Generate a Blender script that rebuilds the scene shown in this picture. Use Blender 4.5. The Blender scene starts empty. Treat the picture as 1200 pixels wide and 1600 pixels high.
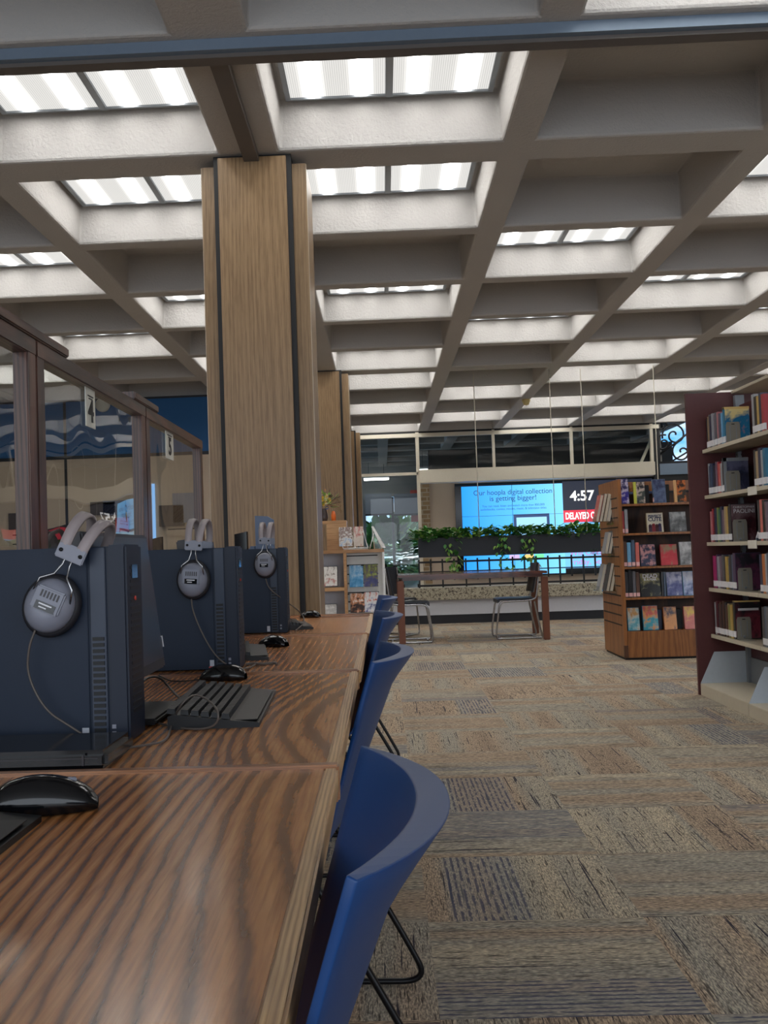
import bpy, bmesh, math, random
from mathutils import Vector, Matrix
random.seed(7)
C = bpy.context.scene.collection
R = math.radians
# ------------------------------------------------------------------ camera
F, PX, PY, HC = 1600.0, 550.0, 800.0, 1.05
VX, VY, ROLL = 599.0, 860.0, R(2.0)
d = Vector(((VX-PX)/F, -(VY-PY)/F, -1)).normalized()
u = Vector((-math.sin(ROLL), math.cos(ROLL), 0)); u = (u - d*u.dot(d)).normalized()
r = d.cross(u).normalized()
M3 = Matrix((r, d, u))            # rows: world X, Y, Z axes in camera space -> cam vector to world
cam = bpy.data.cameras.new('camera'); co = bpy.data.objects.new('camera', cam); C.objects.link(co)
co.matrix_world = Matrix.Translation((0, 0, HC)) @ M3.to_4x4()
cam.sensor_fit = 'VERTICAL'; cam.sensor_height = 32; cam.lens = 32*F/1600
cam.shift_x = (600-PX)/1600; cam.shift_y = 0
cam.clip_start = .02; cam.clip_end = 300
bpy.context.scene.camera = co
def ray(px, py): return M3 @ Vector(((px-PX)/F, -(py-PY)/F, -1))
def atY(px, py, Y):
    v = ray(px, py); t = Y/v.y; return Vector((v.x*t, Y, HC+v.z*t))
def atZ(px, py, z):
    v = ray(px, py); t = (z-HC)/v.z; return Vector((v.x*t, v.y*t, z))
def atX(px, py, X):
    v = ray(px, py); t = X/v.x; return Vector((X, v.y*t, HC+v.z*t))
# ------------------------------------------------------------------ materials
class NT:
    def __init__(s, name):
        s.m = bpy.data.materials.new(name); s.m.use_nodes = True
        s.t = s.m.node_tree; s.b = s.t.nodes['Principled BSDF']; s.o = s.t.nodes['Material Output']
    def n(s, kind, ins=(), **kw):
        x = s.t.nodes.new(kind)
        for k, v in kw.items(): setattr(x, k, v)
        for k, v in (ins.items() if isinstance(ins, dict) else enumerate(ins)):
            s.put(x.inputs[k], v)
        return x
    def put(s, inp, v):
        if isinstance(v, bpy.types.NodeSocket): s.t.links.new(v, inp)
        elif v is not None:
            if hasattr(inp.default_value, '__len__') and len(inp.default_value) == 4 and len(v) == 3: v = (*v, 1)
            inp.default_value = v
    def math(s, op, a, b=0.0, c=None):
        x = s.n('ShaderNodeMath', operation=op); s.put(x.inputs[0], a); s.put(x.inputs[1], b)
        if c is not None: s.put(x.inputs[2], c)
        return x.outputs[0]
    def mix(s, f, a, b):
        x = s.n('ShaderNodeMix', data_type='RGBA'); s.put(x.inputs[0], f); s.put(x.inputs[6], a); s.put(x.inputs[7], b)
        return x.outputs[2]
    def ramp(s, f, stops):
        x = s.n('ShaderNodeValToRGB'); s.put(x.inputs[0], f); e = x.color_ramp.elements
        while len(e) < len(stops): e.new(.5)
        for k, (p, c) in enumerate(stops): e[k].position = p; e[k].color = (*c, 1)
        return x.outputs[0]
    def step(s, v, a, b):
        x = s.n('ShaderNodeMapRange'); s.put(x.inputs[0], v); s.put(x.inputs[1], a); s.put(x.inputs[2], b); return x.outputs[0]
    def xyz(s, kind='Object'):
        tc = s.n('ShaderNodeTexCoord'); sp = s.n('ShaderNodeSeparateXYZ'); s.put(sp.inputs[0], tc.outputs[kind])
        return sp.outputs[0], sp.outputs[1], sp.outputs[2], tc.outputs[kind]
    def vec(s, x, y, z=0.0):
        c = s.n('ShaderNodeCombineXYZ'); s.put(c.inputs[0], x); s.put(c.inputs[1], y); s.put(c.inputs[2], z); return c.outputs[0]
    def noise(s, v, scale=5., detail=2., rough=.5, w=None, dist=0.):
        x = s.n('ShaderNodeTexNoise', noise_dimensions='4D' if w is not None else '3D')
        s.put(x.inputs['Vector'], v); s.put(x.inputs['Scale'], scale); s.put(x.inputs['Detail'], detail)
        s.put(x.inputs['Roughness'], rough); s.put(x.inputs['Distortion'], dist)
        if w is not None: s.put(x.inputs['W'], w)
        return x.outputs[0]
    def bump(s, h, strength=.3, dist=.01):
        x = s.n('ShaderNodeBump'); s.put(x.inputs['Strength'], strength); s.put(x.inputs['Distance'], dist); s.put(x.inputs['Height'], h)
        s.put(s.b.inputs['Normal'], x.outputs[0])
    def fin(s, color=None, rough=None, metal=None, spec=None, coat=None):
        if color is not None: s.put(s.b.inputs['Base Color'], color)
        if rough is not None: s.put(s.b.inputs['Roughness'], rough)
        if metal is not None: s.put(s.b.inputs['Metallic'], metal)
        if spec is not None: s.put(s.b.inputs['Specular IOR Level'], spec)
        if coat is not None: s.put(s.b.inputs['Coat Weight'], coat); s.put(s.b.inputs['Coat Roughness'], .12)
        return s.m
def srgb(r_, g, b):
    f = lambda c: (c/255/12.92) if c/255 <= .04045 else ((c/255+.055)/1.055)**2.4
    return (f(r_), f(g), f(b))
_plain = {}
def plain(name, rgb, rough=.5, metal=0., spec=None, coat=None, var=.06):
    k = (name,)
    if k in _plain: return _plain[k]
    t = NT(name); x, y, z, v = t.xyz()
    n = t.noise(v, 40, 3)
    c = t.mix(n, tuple(q*(1-var) for q in rgb), tuple(min(1, q*(1+var)) for q in rgb))
    _plain[k] = t.fin(c, rough, metal, spec, coat); return _plain[k]
def emit(name, rgb, s):
    t = NT(name); t.put(t.b.inputs['Base Color'], (0.02, .02, .02)); t.put(t.b.inputs['Emission Color'], rgb); t.put(t.b.inputs['Emission Strength'], s)
    return t.fin(rough=.25)
def mat_ceiling():
    t = NT('stucco'); x, y, z, v = t.xyz()
    n = t.noise(v, 45, 4, .6); n2 = t.noise(v, 1.2, 2)
    c = t.mix(n2, srgb(178, 175, 172), srgb(190, 187, 184))
    t.bump(n, .55, .012); return t.fin(c, .9, spec=.2)
def mat_carpet():
    t = NT('carpet_tiles'); x, y, z, v = t.xyz()
    T = .60
    gx = t.math('DIVIDE', t.math('SUBTRACT', x, .69-12), T); gy = t.math('DIVIDE', t.math('SUBTRACT', y, 3.53-12), T)
    ix = t.math('FLOOR', gx); iy = t.math('FLOOR', gy)
    par = t.math('MODULO', t.math('ADD', ix, iy), 2.)
    def sel(a, b): # par? b : a
        return t.math('ADD', t.math('MULTIPLY', a, t.math('SUBTRACT', 1., par)), t.math('MULTIPLY', b, par))
    al = sel(y, x); ac = sel(x, y)
    idv = t.vec(ix, iy)
    wn = t.n('ShaderNodeTexWhiteNoise', noise_dimensions='2D'); t.put(wn.inputs['Vector'], idv); rid = wn.outputs[0]
    seed = t.math('MULTIPLY', rid, 40.)
    # broad bands inside each tile
    bands = t.noise(t.vec(t.math('MULTIPLY', ac, 5.), t.math('MULTIPLY', al, .15), seed), 1., 1.)
    base = t.ramp(bands, [(.30, srgb(146, 128, 112)), (.45, srgb(160, 142, 124)), (.55, srgb(148, 142, 132)), (.70, srgb(170, 158, 140))])
    # yarn
    yarn = t.noise(t.vec(t.math('MULTIPLY', ac, 260.), t.math('MULTIPLY', al, 55.), seed), 1., 2., .6)
    yc = t.ramp(yarn, [(.32, (.45, .45, .45)), (.5, (.95, .95, .95)), (.68, (1.75, 1.68, 1.5))])
    mul = t.n('ShaderNodeMix', data_type='RGBA', blend_type='MULTIPLY'); t.put(mul.inputs[0], 1.); t.put(mul.inputs[6], base); t.put(mul.inputs[7], yc)
    c = mul.outputs[2]
    # long thin dark strands
    ln = t.noise(t.vec(t.math('MULTIPLY', ac, 110.), t.math('MULTIPLY', al, 2.0), t.math('ADD', seed, 9.)), 1., 1.)
    lm = t.step(ln, .675, .71)
    ls = t.noise(t.vec(t.math('MULTIPLY', ac, 190.), t.math('MULTIPLY', al, 10.), t.math('ADD', seed, 19.)), 1., 1.)
    sm = t.math('MULTIPLY', t.step(ls, .61, .67), .8)
    c = t.mix(sm, c, srgb(62, 56, 52)); c = t.mix(lm, c, srgb(52, 50, 60))
    # blue striped patches
    pb = t.noise(t.vec(t.math('MULTIPLY', ac, 1.9), 0., t.math('ADD', seed, 33.)), 1., 0.)
    pm = t.step(pb, .60, .61)
    st = t.math('SINE', t.math('ADD', t.math('MULTIPLY', ac, 2*math.pi/.021), t.math('MULTIPLY', yarn, 2.)))
    bm = t.math('MULTIPLY', pm, t.step(st, .1, .5))
    br = t.noise(t.vec(t.math('MULTIPLY', ac, 50.), t.math('MULTIPLY', al, 20.), seed), 1., 1.)
    bm = t.math('MULTIPLY', bm, t.step(br, .36, .5))
    c = t.mix(t.math('MULTIPLY', pm, .35), c, srgb(140, 140, 138))
    c = t.mix(t.math('MULTIPLY', bm, .8), c, srgb(66, 70, 92))
    t.bump(yarn, .5, .004)
    return t.fin(c, .95, spec=.1)
def mat_wood(name, lo, mid, hi, axis='y', fig=9., rough=.28, coat=.3, scale=1., rnd=True, fine=1., fa=1.1, fc=3.4, jit_=.3, lin=0.):
    t = NT(name); x, y, z, v = t.xyz()
    ax = {'x': (x, y, z), 'y': (y, x, z), 'z': (z, x, y)}[axis]
    oi = t.n('ShaderNodeObjectInfo'); w = t.math('MULTIPLY', oi.outputs['Random'], 31. if rnd else 0.)
    al = t.math('MULTIPLY', ax[0], scale); a1 = t.math('MULTIPLY', ax[1], scale); a2 = t.math('MULTIPLY', ax[2], scale)
    warp = t.noise(t.vec(t.math('MULTIPLY', al, fa), t.math('MULTIPLY', a1, fc), t.math('MULTIPLY', a2, fc)), 1., 1.2, .4, w=w)
    rings = t.math('ADD', t.math('MULTIPLY', warp, fig), t.math('MULTIPLY', a1, lin))
    jit = t.noise(t.vec(t.math('MULTIPLY', al, 9.), t.math('MULTIPLY', a1, 60.), t.math('MULTIPLY', a2, 60.)), 1., 3., .6, w=w)
    rings = t.math('ADD', rings, t.math('MULTIPLY', jit, jit_))
    fr = t.math('FRACT', rings)
    grain = t.noise(t.vec(t.math('MULTIPLY', al, 6.), t.math('MULTIPLY', a1, 190.), t.math('MULTIPLY', a2, 190.)), 1., 3., .6, w=w)
    col = t.ramp(fr, [(0., lo), (.16, mid), (.5, hi), (.70, mid), (.92, lo), (1., lo)])
    gc = t.ramp(grain, [(.35, (.62, .56, .5)), (.55, (1, 1, 1)), (.8, (1.12, 1.12, 1.1))])
    mul = t.n('ShaderNodeMix', data_type='RGBA', blend_type='MULTIPLY'); t.put(mul.inputs[0], .8*fine); t.put(mul.inputs[6], col); t.put(mul.inputs[7], gc)
    big = t.noise(v, 1.5, 1)
    t.bump(grain, .08, .002)
    return t.fin(mul.outputs[2], rough, coat=coat)
M = {}
M['stucco'] = mat_ceiling(); M['carpet'] = mat_carpet()
M['desk'] = mat_wood('stained_oak', srgb(112, 68, 36), srgb(178, 118, 68), srgb(198, 138, 84), 'y', 34., .26, .2, fa=.36, fc=1.7, jit_=.55, lin=48.)
M['desk_edge'] = mat_wood('light_oak_edge', srgb(168, 128, 80), srgb(196, 156, 104), srgb(210, 172, 120), 'y', 6., .35, .1, fa=.8, fc=9, jit_=.9, lin=160.)
M['desk_lip'] = mat_wood('oak_lip', srgb(120, 76, 48), srgb(170, 120, 84), srgb(196, 146, 108), 'x', 7., .3, .3)
M['frame_wood'] = mat_wood('walnut_frame', srgb(58, 34, 28), srgb(92, 58, 48), srgb(112, 74, 60), 'z', 10., .38, .15, fa=.5, jit_=.7, lin=90.)
M['frame_wood_y'] = mat_wood('walnut_rail', srgb(50, 30, 24), srgb(80, 50, 40), srgb(100, 66, 52), 'y', 10., .38, .15, fa=.5, jit_=.7, lin=90.)
M['column'] = mat_wood('column_laminate', srgb(128, 102, 71), srgb(138, 111, 78), srgb(144, 117, 84), 'z', 14., .42, 0., fa=.22, fc=2.6, jit_=.6, lin=34.)
M['display'] = mat_wood('orange_oak', srgb(132, 82, 38), srgb(148, 94, 46), srgb(158, 102, 52), 'z', 8., .4, .1, rnd=False, fa=.5, lin=20., jit_=.6)
M['table'] = mat_wood('cherry_table', srgb(74, 34, 22), srgb(96, 48, 32), srgb(112, 60, 40), 'x', 6., .2, .5, rnd=False)
M['maple'] = mat_wood('maple', srgb(168, 124, 80), srgb(186, 142, 96), srgb(196, 154, 108), 'x', 4., .4, .1)
M['black'] = plain('black_plastic', srgb(14, 15, 18), .45, 0., .35)
M['gloss_black'] = plain('gloss_black', srgb(14, 15, 18), .12)
M['dark'] = plain('dark_gap', srgb(20, 20, 22), .6)
M['tower'] = plain('tower_steel', srgb(24, 36, 54), .5, 0., .3)
M['tower_front'] = plain('tower_bezel', srgb(20, 29, 46), .45, 0., .35)
M['screen_off'] = plain('screen_off', srgb(30, 32, 42), .3)
M['bezel'] = plain('bezel', srgb(52, 48, 52), .45)
M['blue_chair'] = plain('blue_polypropylene', srgb(24, 66, 122), .42, var=.02)
M['chrome'] = plain('chrome', srgb(170, 170, 172), .25, 1.)
M['blackmetal'] = plain('black_wire', srgb(18, 18, 22), .35, .3)
M['hp_grey'] = plain('headphone_grey', srgb(128, 130, 142), .4)
M['hp_dark'] = plain('cushion', srgb(30, 30, 36), .6)
M['hp_band'] = plain('headband', srgb(158, 146, 146), .55)
M['cable'] = plain('cable_grey', srgb(92, 84, 78), .5)
M['white'] = plain('white_paint', srgb(226, 226, 224), .5)
M['paper'] = plain('paper', srgb(214, 206, 190), .8)
M['label'] = plain('spine_label', srgb(222, 222, 226), .6)
M['pinklabel'] = plain('pink_label', srgb(232, 186, 186), .6)
M['plastic_white'] = plain('off_white', srgb(222, 218, 206), .5)
M['cream_metal'] = plain('cream_metal', srgb(196, 186, 166), .45, .0)
M['shelf_metal'] = plain('shelf_metal', srgb(168, 158, 140), .45, .0)
M['grey_metal'] = plain('grey_metal', srgb(138, 144, 150), .45, .2)
M['bookend'] = plain('bookend_grey', srgb(142, 138, 128), .45, .2)
M['maroon'] = plain('maroon_laminate', srgb(84, 38, 38), .45, var=.12)
M['blue_wall'] = plain('blue_paint', srgb(34, 92, 146), .7)
M['tan_wall'] = plain('tan_paint', srgb(192, 174, 154), .7)
M['cream_frame'] = plain('cream_frame', srgb(216, 208, 190), .5)
M['baseboard'] = plain('black_base', srgb(22, 24, 32), .5)
M['track'] = plain('track_grey', srgb(112, 128, 146), .5, .1)
M['track_dark'] = plain('track_dark', srgb(96, 90, 86), .6)
M['iron'] = plain('iron', srgb(16, 16, 20), .5)
M['lobby_dark'] = plain('lobby_dark', srgb(128, 128, 124), .8)
M['planter'] = plain('planter', srgb(34, 40, 50), .6)
M['leaf'] = plain('leaf', srgb(66, 128, 56), .5, var=.4)
M['leaf2'] = plain('leaf_light', srgb(136, 176, 84), .5, var=.3)
M['chairblack'] = plain('chair_black', srgb(44, 48, 58), .4)
M['lightblue_wall'] = plain('grey_white_wall', srgb(196, 198, 206), .7)
def mat_stone():
    t = NT('terrazzo'); x, y, z, v = t.xyz()
    n = t.noise(v, 26, 3, .7)
    return t.fin(t.ramp(n, [(.38, srgb(80, 74, 66)), (.46, srgb(150, 142, 124)), (.56, srgb(188, 182, 162)), (.62, srgb(112, 104, 90))]), .6)
M['stone'] = mat_stone()
def mat_brick():
    t = NT('buff_brick'); x, y, z, v = t.xyz()
    b = t.n('ShaderNodeTexBrick'); t.put(b.inputs['Vector'], t.vec(x, z)); t.put(b.inputs['Color1'], srgb(160, 134, 100)); t.put(b.inputs['Color2'], srgb(136, 110, 78))
    t.put(b.inputs['Mortar'], srgb(176, 162, 140)); t.put(b.inputs['Scale'], 1.); b.inputs['Mortar Size'].default_value = .012
    b.inputs['Brick Width'].default_value = .22; b.inputs['Row Height'].default_value = .095
    return t.fin(b.outputs[0], .85)
M['brick'] = mat_brick()
def mat_glass(name, rough=0., tint=(.96, .98, .97), wave=0., wscale=1.):
    t = NT(name)
    tr = t.n('ShaderNodeBsdfTransparent'); t.put(tr.inputs[0], tint)
    gl = t.n('ShaderNodeBsdfGlossy'); t.put(gl.inputs['Roughness'], rough)
    fr = t.n('ShaderNodeFresnel'); fr.inputs[0].default_value = 1.5
    if wave:
        x, y, z, v = t.xyz(); n = t.noise(v, wscale, 1.)
        b = t.n('ShaderNodeBump'); t.put(b.inputs['Strength'], 1.); t.put(b.inputs['Distance'], wave); t.put(b.inputs['Height'], n)
        t.put(gl.inputs['Normal'], b.outputs[0])
    mx = t.n('ShaderNodeMixShader'); gm = t.n('ShaderNodeNewGeometry'); t.put(mx.inputs[0], t.math('MULTIPLY', fr.outputs[0], t.math('SUBTRACT', 1., gm.outputs['Backfacing']))); t.put(mx.inputs[1], tr.outputs[0]); t.put(mx.inputs[2], gl.outputs[0])
    t.t.links.new(mx.outputs[0], t.o.inputs[0]); return t.m
M['glass'] = mat_glass('clear_glass'); M['acrylic'] = mat_glass('wavy_acrylic', wave=.012, wscale=1.8)
def mat_lens():
    t = NT('light_lens'); x, y, z, v = t.xyz()
    ax = t.math('ABSOLUTE', x)
    q = t.math('DIVIDE', t.math('SUBTRACT', ax, .145), .034)
    g = t.math('EXPONENT', t.math('MULTIPLY', t.math('MULTIPLY', q, q), -1.))
    rib = t.math('MULTIPLY', t.math('ADD', t.math('SINE', t.math('MULTIPLY', x, 2*math.pi/.0125)), 1.), .5)
    s = t.math('ADD', t.math('MULTIPLY', g, LENS_PEAK), LENS_BASE)
    s = t.math('MULTIPLY', s, t.math('ADD', .82, t.math('MULTIPLY', rib, .36)))
    t.put(t.b.inputs['Emission Color'], (1., .985, .95)); t.put(t.b.inputs['Emission Strength'], s)
    return t.fin((.12, .12, .12), .5, spec=.2)
LENS_BASE, LENS_PEAK = .44, 9.8
M['lens'] = mat_lens()
def art(name, cols, scale=14., kind='noise', rough=.3):
    """front cover artwork: a few blocks of colour broken up by noise"""
    t = NT('cover_'+name); x, y, z, v = t.xyz()
    n = t.noise(v, scale*1.6, 3., .6, dist=.3); n = t.math('ADD', t.math('MULTIPLY', n, .62), t.math('MULTIPLY', z, .9))
    k = len(cols); stops = [(.26+.26*i/(k-1), c) for i, c in enumerate(cols)]
    return t.fin(t.ramp(n, stops), rough, coat=.4)
# ------------------------------------------------------------------ mesh builder
class MB:
    def __init__(s): s.v = []; s.f = []; s.mi = []; s.sm = []; s.mats = []
    def m(s, mat):
        if mat not in s.mats: s.mats.append(mat)
        return s.mats.index(mat)
    def add(s, vs, fs, mat, smooth=False):
        o = len(s.v); i = s.m(mat); s.v += [tuple(p) for p in vs]
        for f in fs: s.f.append(tuple(o+k for k in f)); s.mi.append(i); s.sm.append(smooth)
    def box(s, a, b, mat, bev=0.):
        (x0, y0, z0), (x1, y1, z1) = a, b
        x0, x1 = min(x0, x1), max(x0, x1); y0, y1 = min(y0, y1), max(y0, y1); z0, z1 = min(z0, z1), max(z0, z1)
        if bev > 0:
            bm = bmesh.new(); bmesh.ops.create_cube(bm, size=1)
            for q in bm.verts: q.co = Vector(((x0+x1)/2+q.co.x*(x1-x0), (y0+y1)/2+q.co.y*(y1-y0), (z0+z1)/2+q.co.z*(z1-z0)))
            bmesh.ops.bevel(bm, geom=bm.edges[:], offset=bev, segments=2, affect='EDGES')
            bm.verts.index_update()
            s.add([q.co[:] for q in bm.verts], [[q.index for q in f.verts] for f in bm.faces], mat); bm.free(); return s
        s.add([(x0, y0, z0), (x1, y0, z0), (x1, y1, z0), (x0, y1, z0), (x0, y0, z1), (x1, y0, z1), (x1, y1, z1), (x0, y1, z1)],
              [(0, 3, 2, 1), (4, 5, 6, 7), (0, 1, 5, 4), (1, 2, 6, 5), (2, 3, 7, 6), (3, 0, 4, 7)], mat); return s
    def prism(s, poly, vec, mat, smooth=False):
        n = len(poly); vec = Vector(vec); P = [Vector(p) for p in poly]
        s.add(P+[p+vec for p in P], [tuple(range(n))[::-1], tuple(range(n, 2*n))]+[(i, (i+1) % n, n+(i+1) % n, n+i) for i in range(n)], mat, smooth); return s
    def tube(s, pts, rad, mat, n=8, closed=False, flat=None):
        P = [Vector(p) for p in pts]; k = len(P); rings = []; up = Vector((0.0123, .0271, 1)).normalized(); prev = None
        for i in range(k):
            a = P[(i-1) % k] if (closed or i > 0) else P[i]; b = P[(i+1) % k] if (closed or i < k-1) else P[i]
            tdir = (b-a).normalized()
            if prev is None:
                side = tdir.cross(up)
                if side.length < .1: side = tdir.cross(Vector((1, .1, 0)))
                side.normalize()
            else:
                side = prev - tdir*prev.dot(tdir); side.normalize()
            prev = side; nn = side.cross(tdir)
            rr = rad[i] if isinstance(rad, (list, tuple)) else rad; r2 = rr*(flat or 1)
            rings.append([P[i]+side*math.cos(2*math.pi*j/n)*rr+nn*math.sin(2*math.pi*j/n)*r2 for j in range(n)])
        vs = [p for q in rings for p in q]; fs = []
        for i in range(k if closed else k-1):
            i2 = (i+1) % k
            for j in range(n): fs.append((i*n+j, i2*n+j, i2*n+(j+1) % n, i*n+(j+1) % n))
        if not closed: fs += [tuple(range(n)), tuple(range((k-1)*n, k*n))[::-1]]
        s.add(vs, fs, mat, True); return s
    def lathe(s, prof, mat, c=(0, 0, 0), axis='z', n=28, sx=1., sy=1.):
        vs = []; fs = []; k = len(prof)
        for (rr, h) in prof:
            for j in range(n):
                a = 2*math.pi*j/n; p = (rr*math.cos(a)*sx, rr*math.sin(a)*sy, h)
                if axis == 'y': p = (p[0], h, p[1])
                if axis == 'x': p = (h, p[0], p[1])
                vs.append((p[0]+c[0], p[1]+c[1], p[2]+c[2]))
        for i in range(k-1):
            for j in range(n): fs.append((i*n+j, i*n+(j+1) % n, (i+1)*n+(j+1) % n, (i+1)*n+j))
        fs += [tuple(range(n))[::-1], tuple(range((k-1)*n, k*n))]
        s.add(vs, fs, mat, True); return s
    def grid(s, rows, mat, smooth=True, closed=False):
        n = len(rows[0]); vs = [p for q in rows for p in q]; fs = []
        for i in range(len(rows)-1):
            for j in range(n if closed else n-1): fs.append((i*n+j, i*n+(j+1) % n, (i+1)*n+(j+1) % n, (i+1)*n+j))
        s.add(vs, fs, mat, smooth); return s
    def xf(s, mtx, start=0):
        for i in range(start, len(s.v)): s.v[i] = tuple(mtx @ Vector(s.v[i]))
        return s
    def build(s, name, parent=None, loc=None, rot=None, bevel=0., merge=False, autos=False):
        me = bpy.data.meshes.new(name); me.from_pydata(s.v, [], s.f)
        for m_ in s.mats: me.materials.append(m_)
        me.polygons.foreach_set('material_index', s.mi); me.polygons.foreach_set('use_smooth', s.sm)
        bm = bmesh.new(); bm.from_mesh(me)
        if merge: bmesh.ops.remove_doubles(bm, verts=bm.verts, dist=1e-5)
        bmesh.ops.recalc_face_normals(bm, faces=bm.faces); bm.to_mesh(me); bm.free()
        me.update()
        o = bpy.data.objects.new(name, me); C.objects.link(o)
        if parent: o.parent = parent
        if loc: o.location = loc
        if rot: o.rotation_euler = rot
        if bevel:
            b = o.modifiers.new('bevel', 'BEVEL'); b.width = bevel; b.segments = 2; b.limit_method = 'ANGLE'; b.angle_limit = R(40)
        return o
def tag(o, label=None, cat=None, group=None, kind=None):
    if label: o['label'] = label
    if cat: o['category'] = cat
    if group: o['group'] = group
    if kind: o['kind'] = kind
    return o
def thing(name, label, cat, loc=(0, 0, 0), rz=0., group=None, rot=None):
    o = bpy.data.objects.new(name, None); C.objects.link(o); o.location = loc; o.rotation_euler = rot or (0, 0, rz)
    o.empty_display_size = .1
    return tag(o, label, cat, group)
KIDS = {}
def copy_tree(o, parent=None):
    c = o.copy(); C.objects.link(c); c.parent = parent
    for ch in [q for q in bpy.data.objects if q.parent == o]: copy_tree(ch, c)
    return c
def text_mesh(s, size, mat, name, parent, loc, rot, ext=.0005, align='CENTER', sx=1., bold=0.):
    cu = bpy.data.curves.new(name, 'FONT'); cu.body = s; cu.size = size; cu.extrude = ext; cu.align_x = align; cu.align_y = 'CENTER'; cu.offset = bold
    tmp = bpy.data.objects.new(name+'_tmp', cu); C.objects.link(tmp)
    bpy.context.view_layer.update()
    me = bpy.data.meshes.new_from_object(tmp.evaluated_get(bpy.context.evaluated_depsgraph_get()))
    bpy.data.objects.remove(tmp); me.name = name
    me.materials.clear(); me.materials.append(mat)
    o = bpy.data.objects.new(name, me); C.objects.link(o); o.parent = parent; o.location = loc; o.rotation_euler = rot; o.scale = (sx, 1, 1)
    return o
ORD = ['first', 'second', 'third', 'fourth', 'fifth', 'sixth', 'seventh', 'eighth', 'ninth', 'tenth', 'eleventh', 'twelfth', 'thirteenth', 'fourteenth', 'fifteenth']
# ================================================================== SETTING
ZC = HC+2.46
XL, XR = -9.0, 12.0
o = MB().box((XL, -4, -.1), (XR, 21.4, 0), M['carpet']).build('floor'); tag(o, kind='structure')
# waffle ceiling
FAR = [4.70, 6.155, 7.83, 9.34, 10.86, 12.36, 13.87, 15.56, 17.0, 18.42, 19.92, 21.36]   # far edge of every coffer, k = -1 .. 10
OPX = [(-8.48, -7.14), (-6.93, -5.59), (-5.38, -4.04), (-3.83, -2.49), (-2.28, -.93), (-.55, .81), (1.02, 2.37), (2.57, 3.92), (4.13, 5.48), (5.69, 7.04), (7.25, 8.6), (8.81, 10.16), (10.37, 11.72)]
COL0 = 5
LIT = {-3: [-1, 1, 3, 5], -2: [0, 2, 4], -1: [0, 1, 3, 5], 0: [0, 1, 3, 5, 6, 8, 10], 1: [-1, 2, 4, 7, 9], 2: [1, 3, 5, 6, 8, 10], 3: [-1, 0, 2, 4, 7, 9], 4: [1, 3, 6, 8, 10], 5: [2, 4, 7, 9], 6: [3, 6, 8]}
OPY = [(f-1.33, f) for k, f in enumerate(FAR)]
OPY = [(1.88, 3.19)]+OPY      # one more row over the camera (k = -2)
xs = sorted({XL, XR, *[q for p in OPX for q in p]}); ys = sorted({-4.0, 21.4, *[q for p in OPY for q in p]})
cb = MB()
opx = {p: i for i, p in enumerate(OPX)}; opy = {p: i for i, p in enumerate(OPY)}
for i in range(len(xs)-1):
    for j in range(len(ys)-1):
        a, b, c_, e = xs[i], xs[i+1], ys[j], ys[j+1]
        if (a, b) in opx and (c_, e) in opy:
            col = opx[(a, b)]-COL0; k = opy[(c_, e)]-2
            lit = k in LIT.get(col, []); D = .315 if lit else .36; t = .015
            b0 = [(a, c_, ZC), (b, c_, ZC), (b, e, ZC), (a, e, ZC)]
            b1 = [(a+t, c_+t, ZC+D), (b-t, c_+t, ZC+D), (b-t, e-t, ZC+D), (a+t, e-t, ZC+D)]
            cb.add(b0+b1, [(q, (q+1) % 4, 4+(q+1) % 4, 4+q) for q in range(4)]+[(4, 5, 6, 7)], M['stucco'])
        else:
            cb.add([(a, c_, ZC), (b, c_, ZC), (b, e, ZC), (a, e, ZC)], [(0, 1, 2, 3)], M['stucco'])
# outer skin so the slab is closed
cb.add([(XL, -4, ZC), (XR, -4, ZC), (XR, 21.4, ZC), (XL, 21.4, ZC), (XL, -4, ZC+.45), (XR, -4, ZC+.45), (XR, 21.4, ZC+.45), (XL, 21.4, ZC+.45)],
       [(4, 5, 6, 7), (0, 1, 5, 4), (1, 2, 6, 5), (2, 3, 7, 6), (3, 0, 4, 7)], M['stucco'])
o = cb.build('ceiling', merge=True, bevel=.018); tag(o, kind='structure')
for p in o.data.polygons: p.use_smooth = False
# ceiling lights
def make_light():
    t = thing('ceiling_light', '', 'light')
    f = MB()
    w, l, z0, z1 = .625, .60, -.012, .03
    for (a, b) in (((-w, -l, z0), (-w+.03, l, z1)), ((w-.03, -l, z0), (w, l, z1)), ((-w, -l, z0), (w, -l+.02, z1)), ((-w, l-.02, z0), (w, l, z1)), ((-.022, -l, z0-.004), (.022, l, z1))): f.box(a, b, M['grey_metal'])
    f.build('frame', t)
    L = MB().box((-.287, -.58, 0), (.287, .58, .01), M['lens'])
    a = L.build('diffuser', t, (-.31, 0, 0)); b = a.copy(); C.objects.link(b); b.location = (.31, 0, 0)
    return t
lp = make_light(); first = True
colname = {-3: 'three coffers left of the pillar beam', -2: 'two coffers left of the pillar beam', -1: 'just left of the pillar beam', 0: 'just right of the pillar beam', 1: 'second column right of pillar beam',
           2: 'third column right of pillar beam', 3: 'fourth column right of pillar beam', 4: 'fifth column right of pillar beam', 5: 'sixth column right of pillar beam', 6: 'seventh column right of pillar beam'}
for col in LIT:
    for k in LIT[col]:
        (a, b), (c_, e) = OPX[col+COL0], OPY[k+2]
        q = lp if first else copy_tree(lp); first = False
        q.location = ((a+b)/2, (c_+e)/2, ZC+.287)
        tag(q, f'fluorescent coffer light {colname[col]}, {ORD[k+1]} ceiling row away', 'light', 'ceiling coffer lights')
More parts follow.
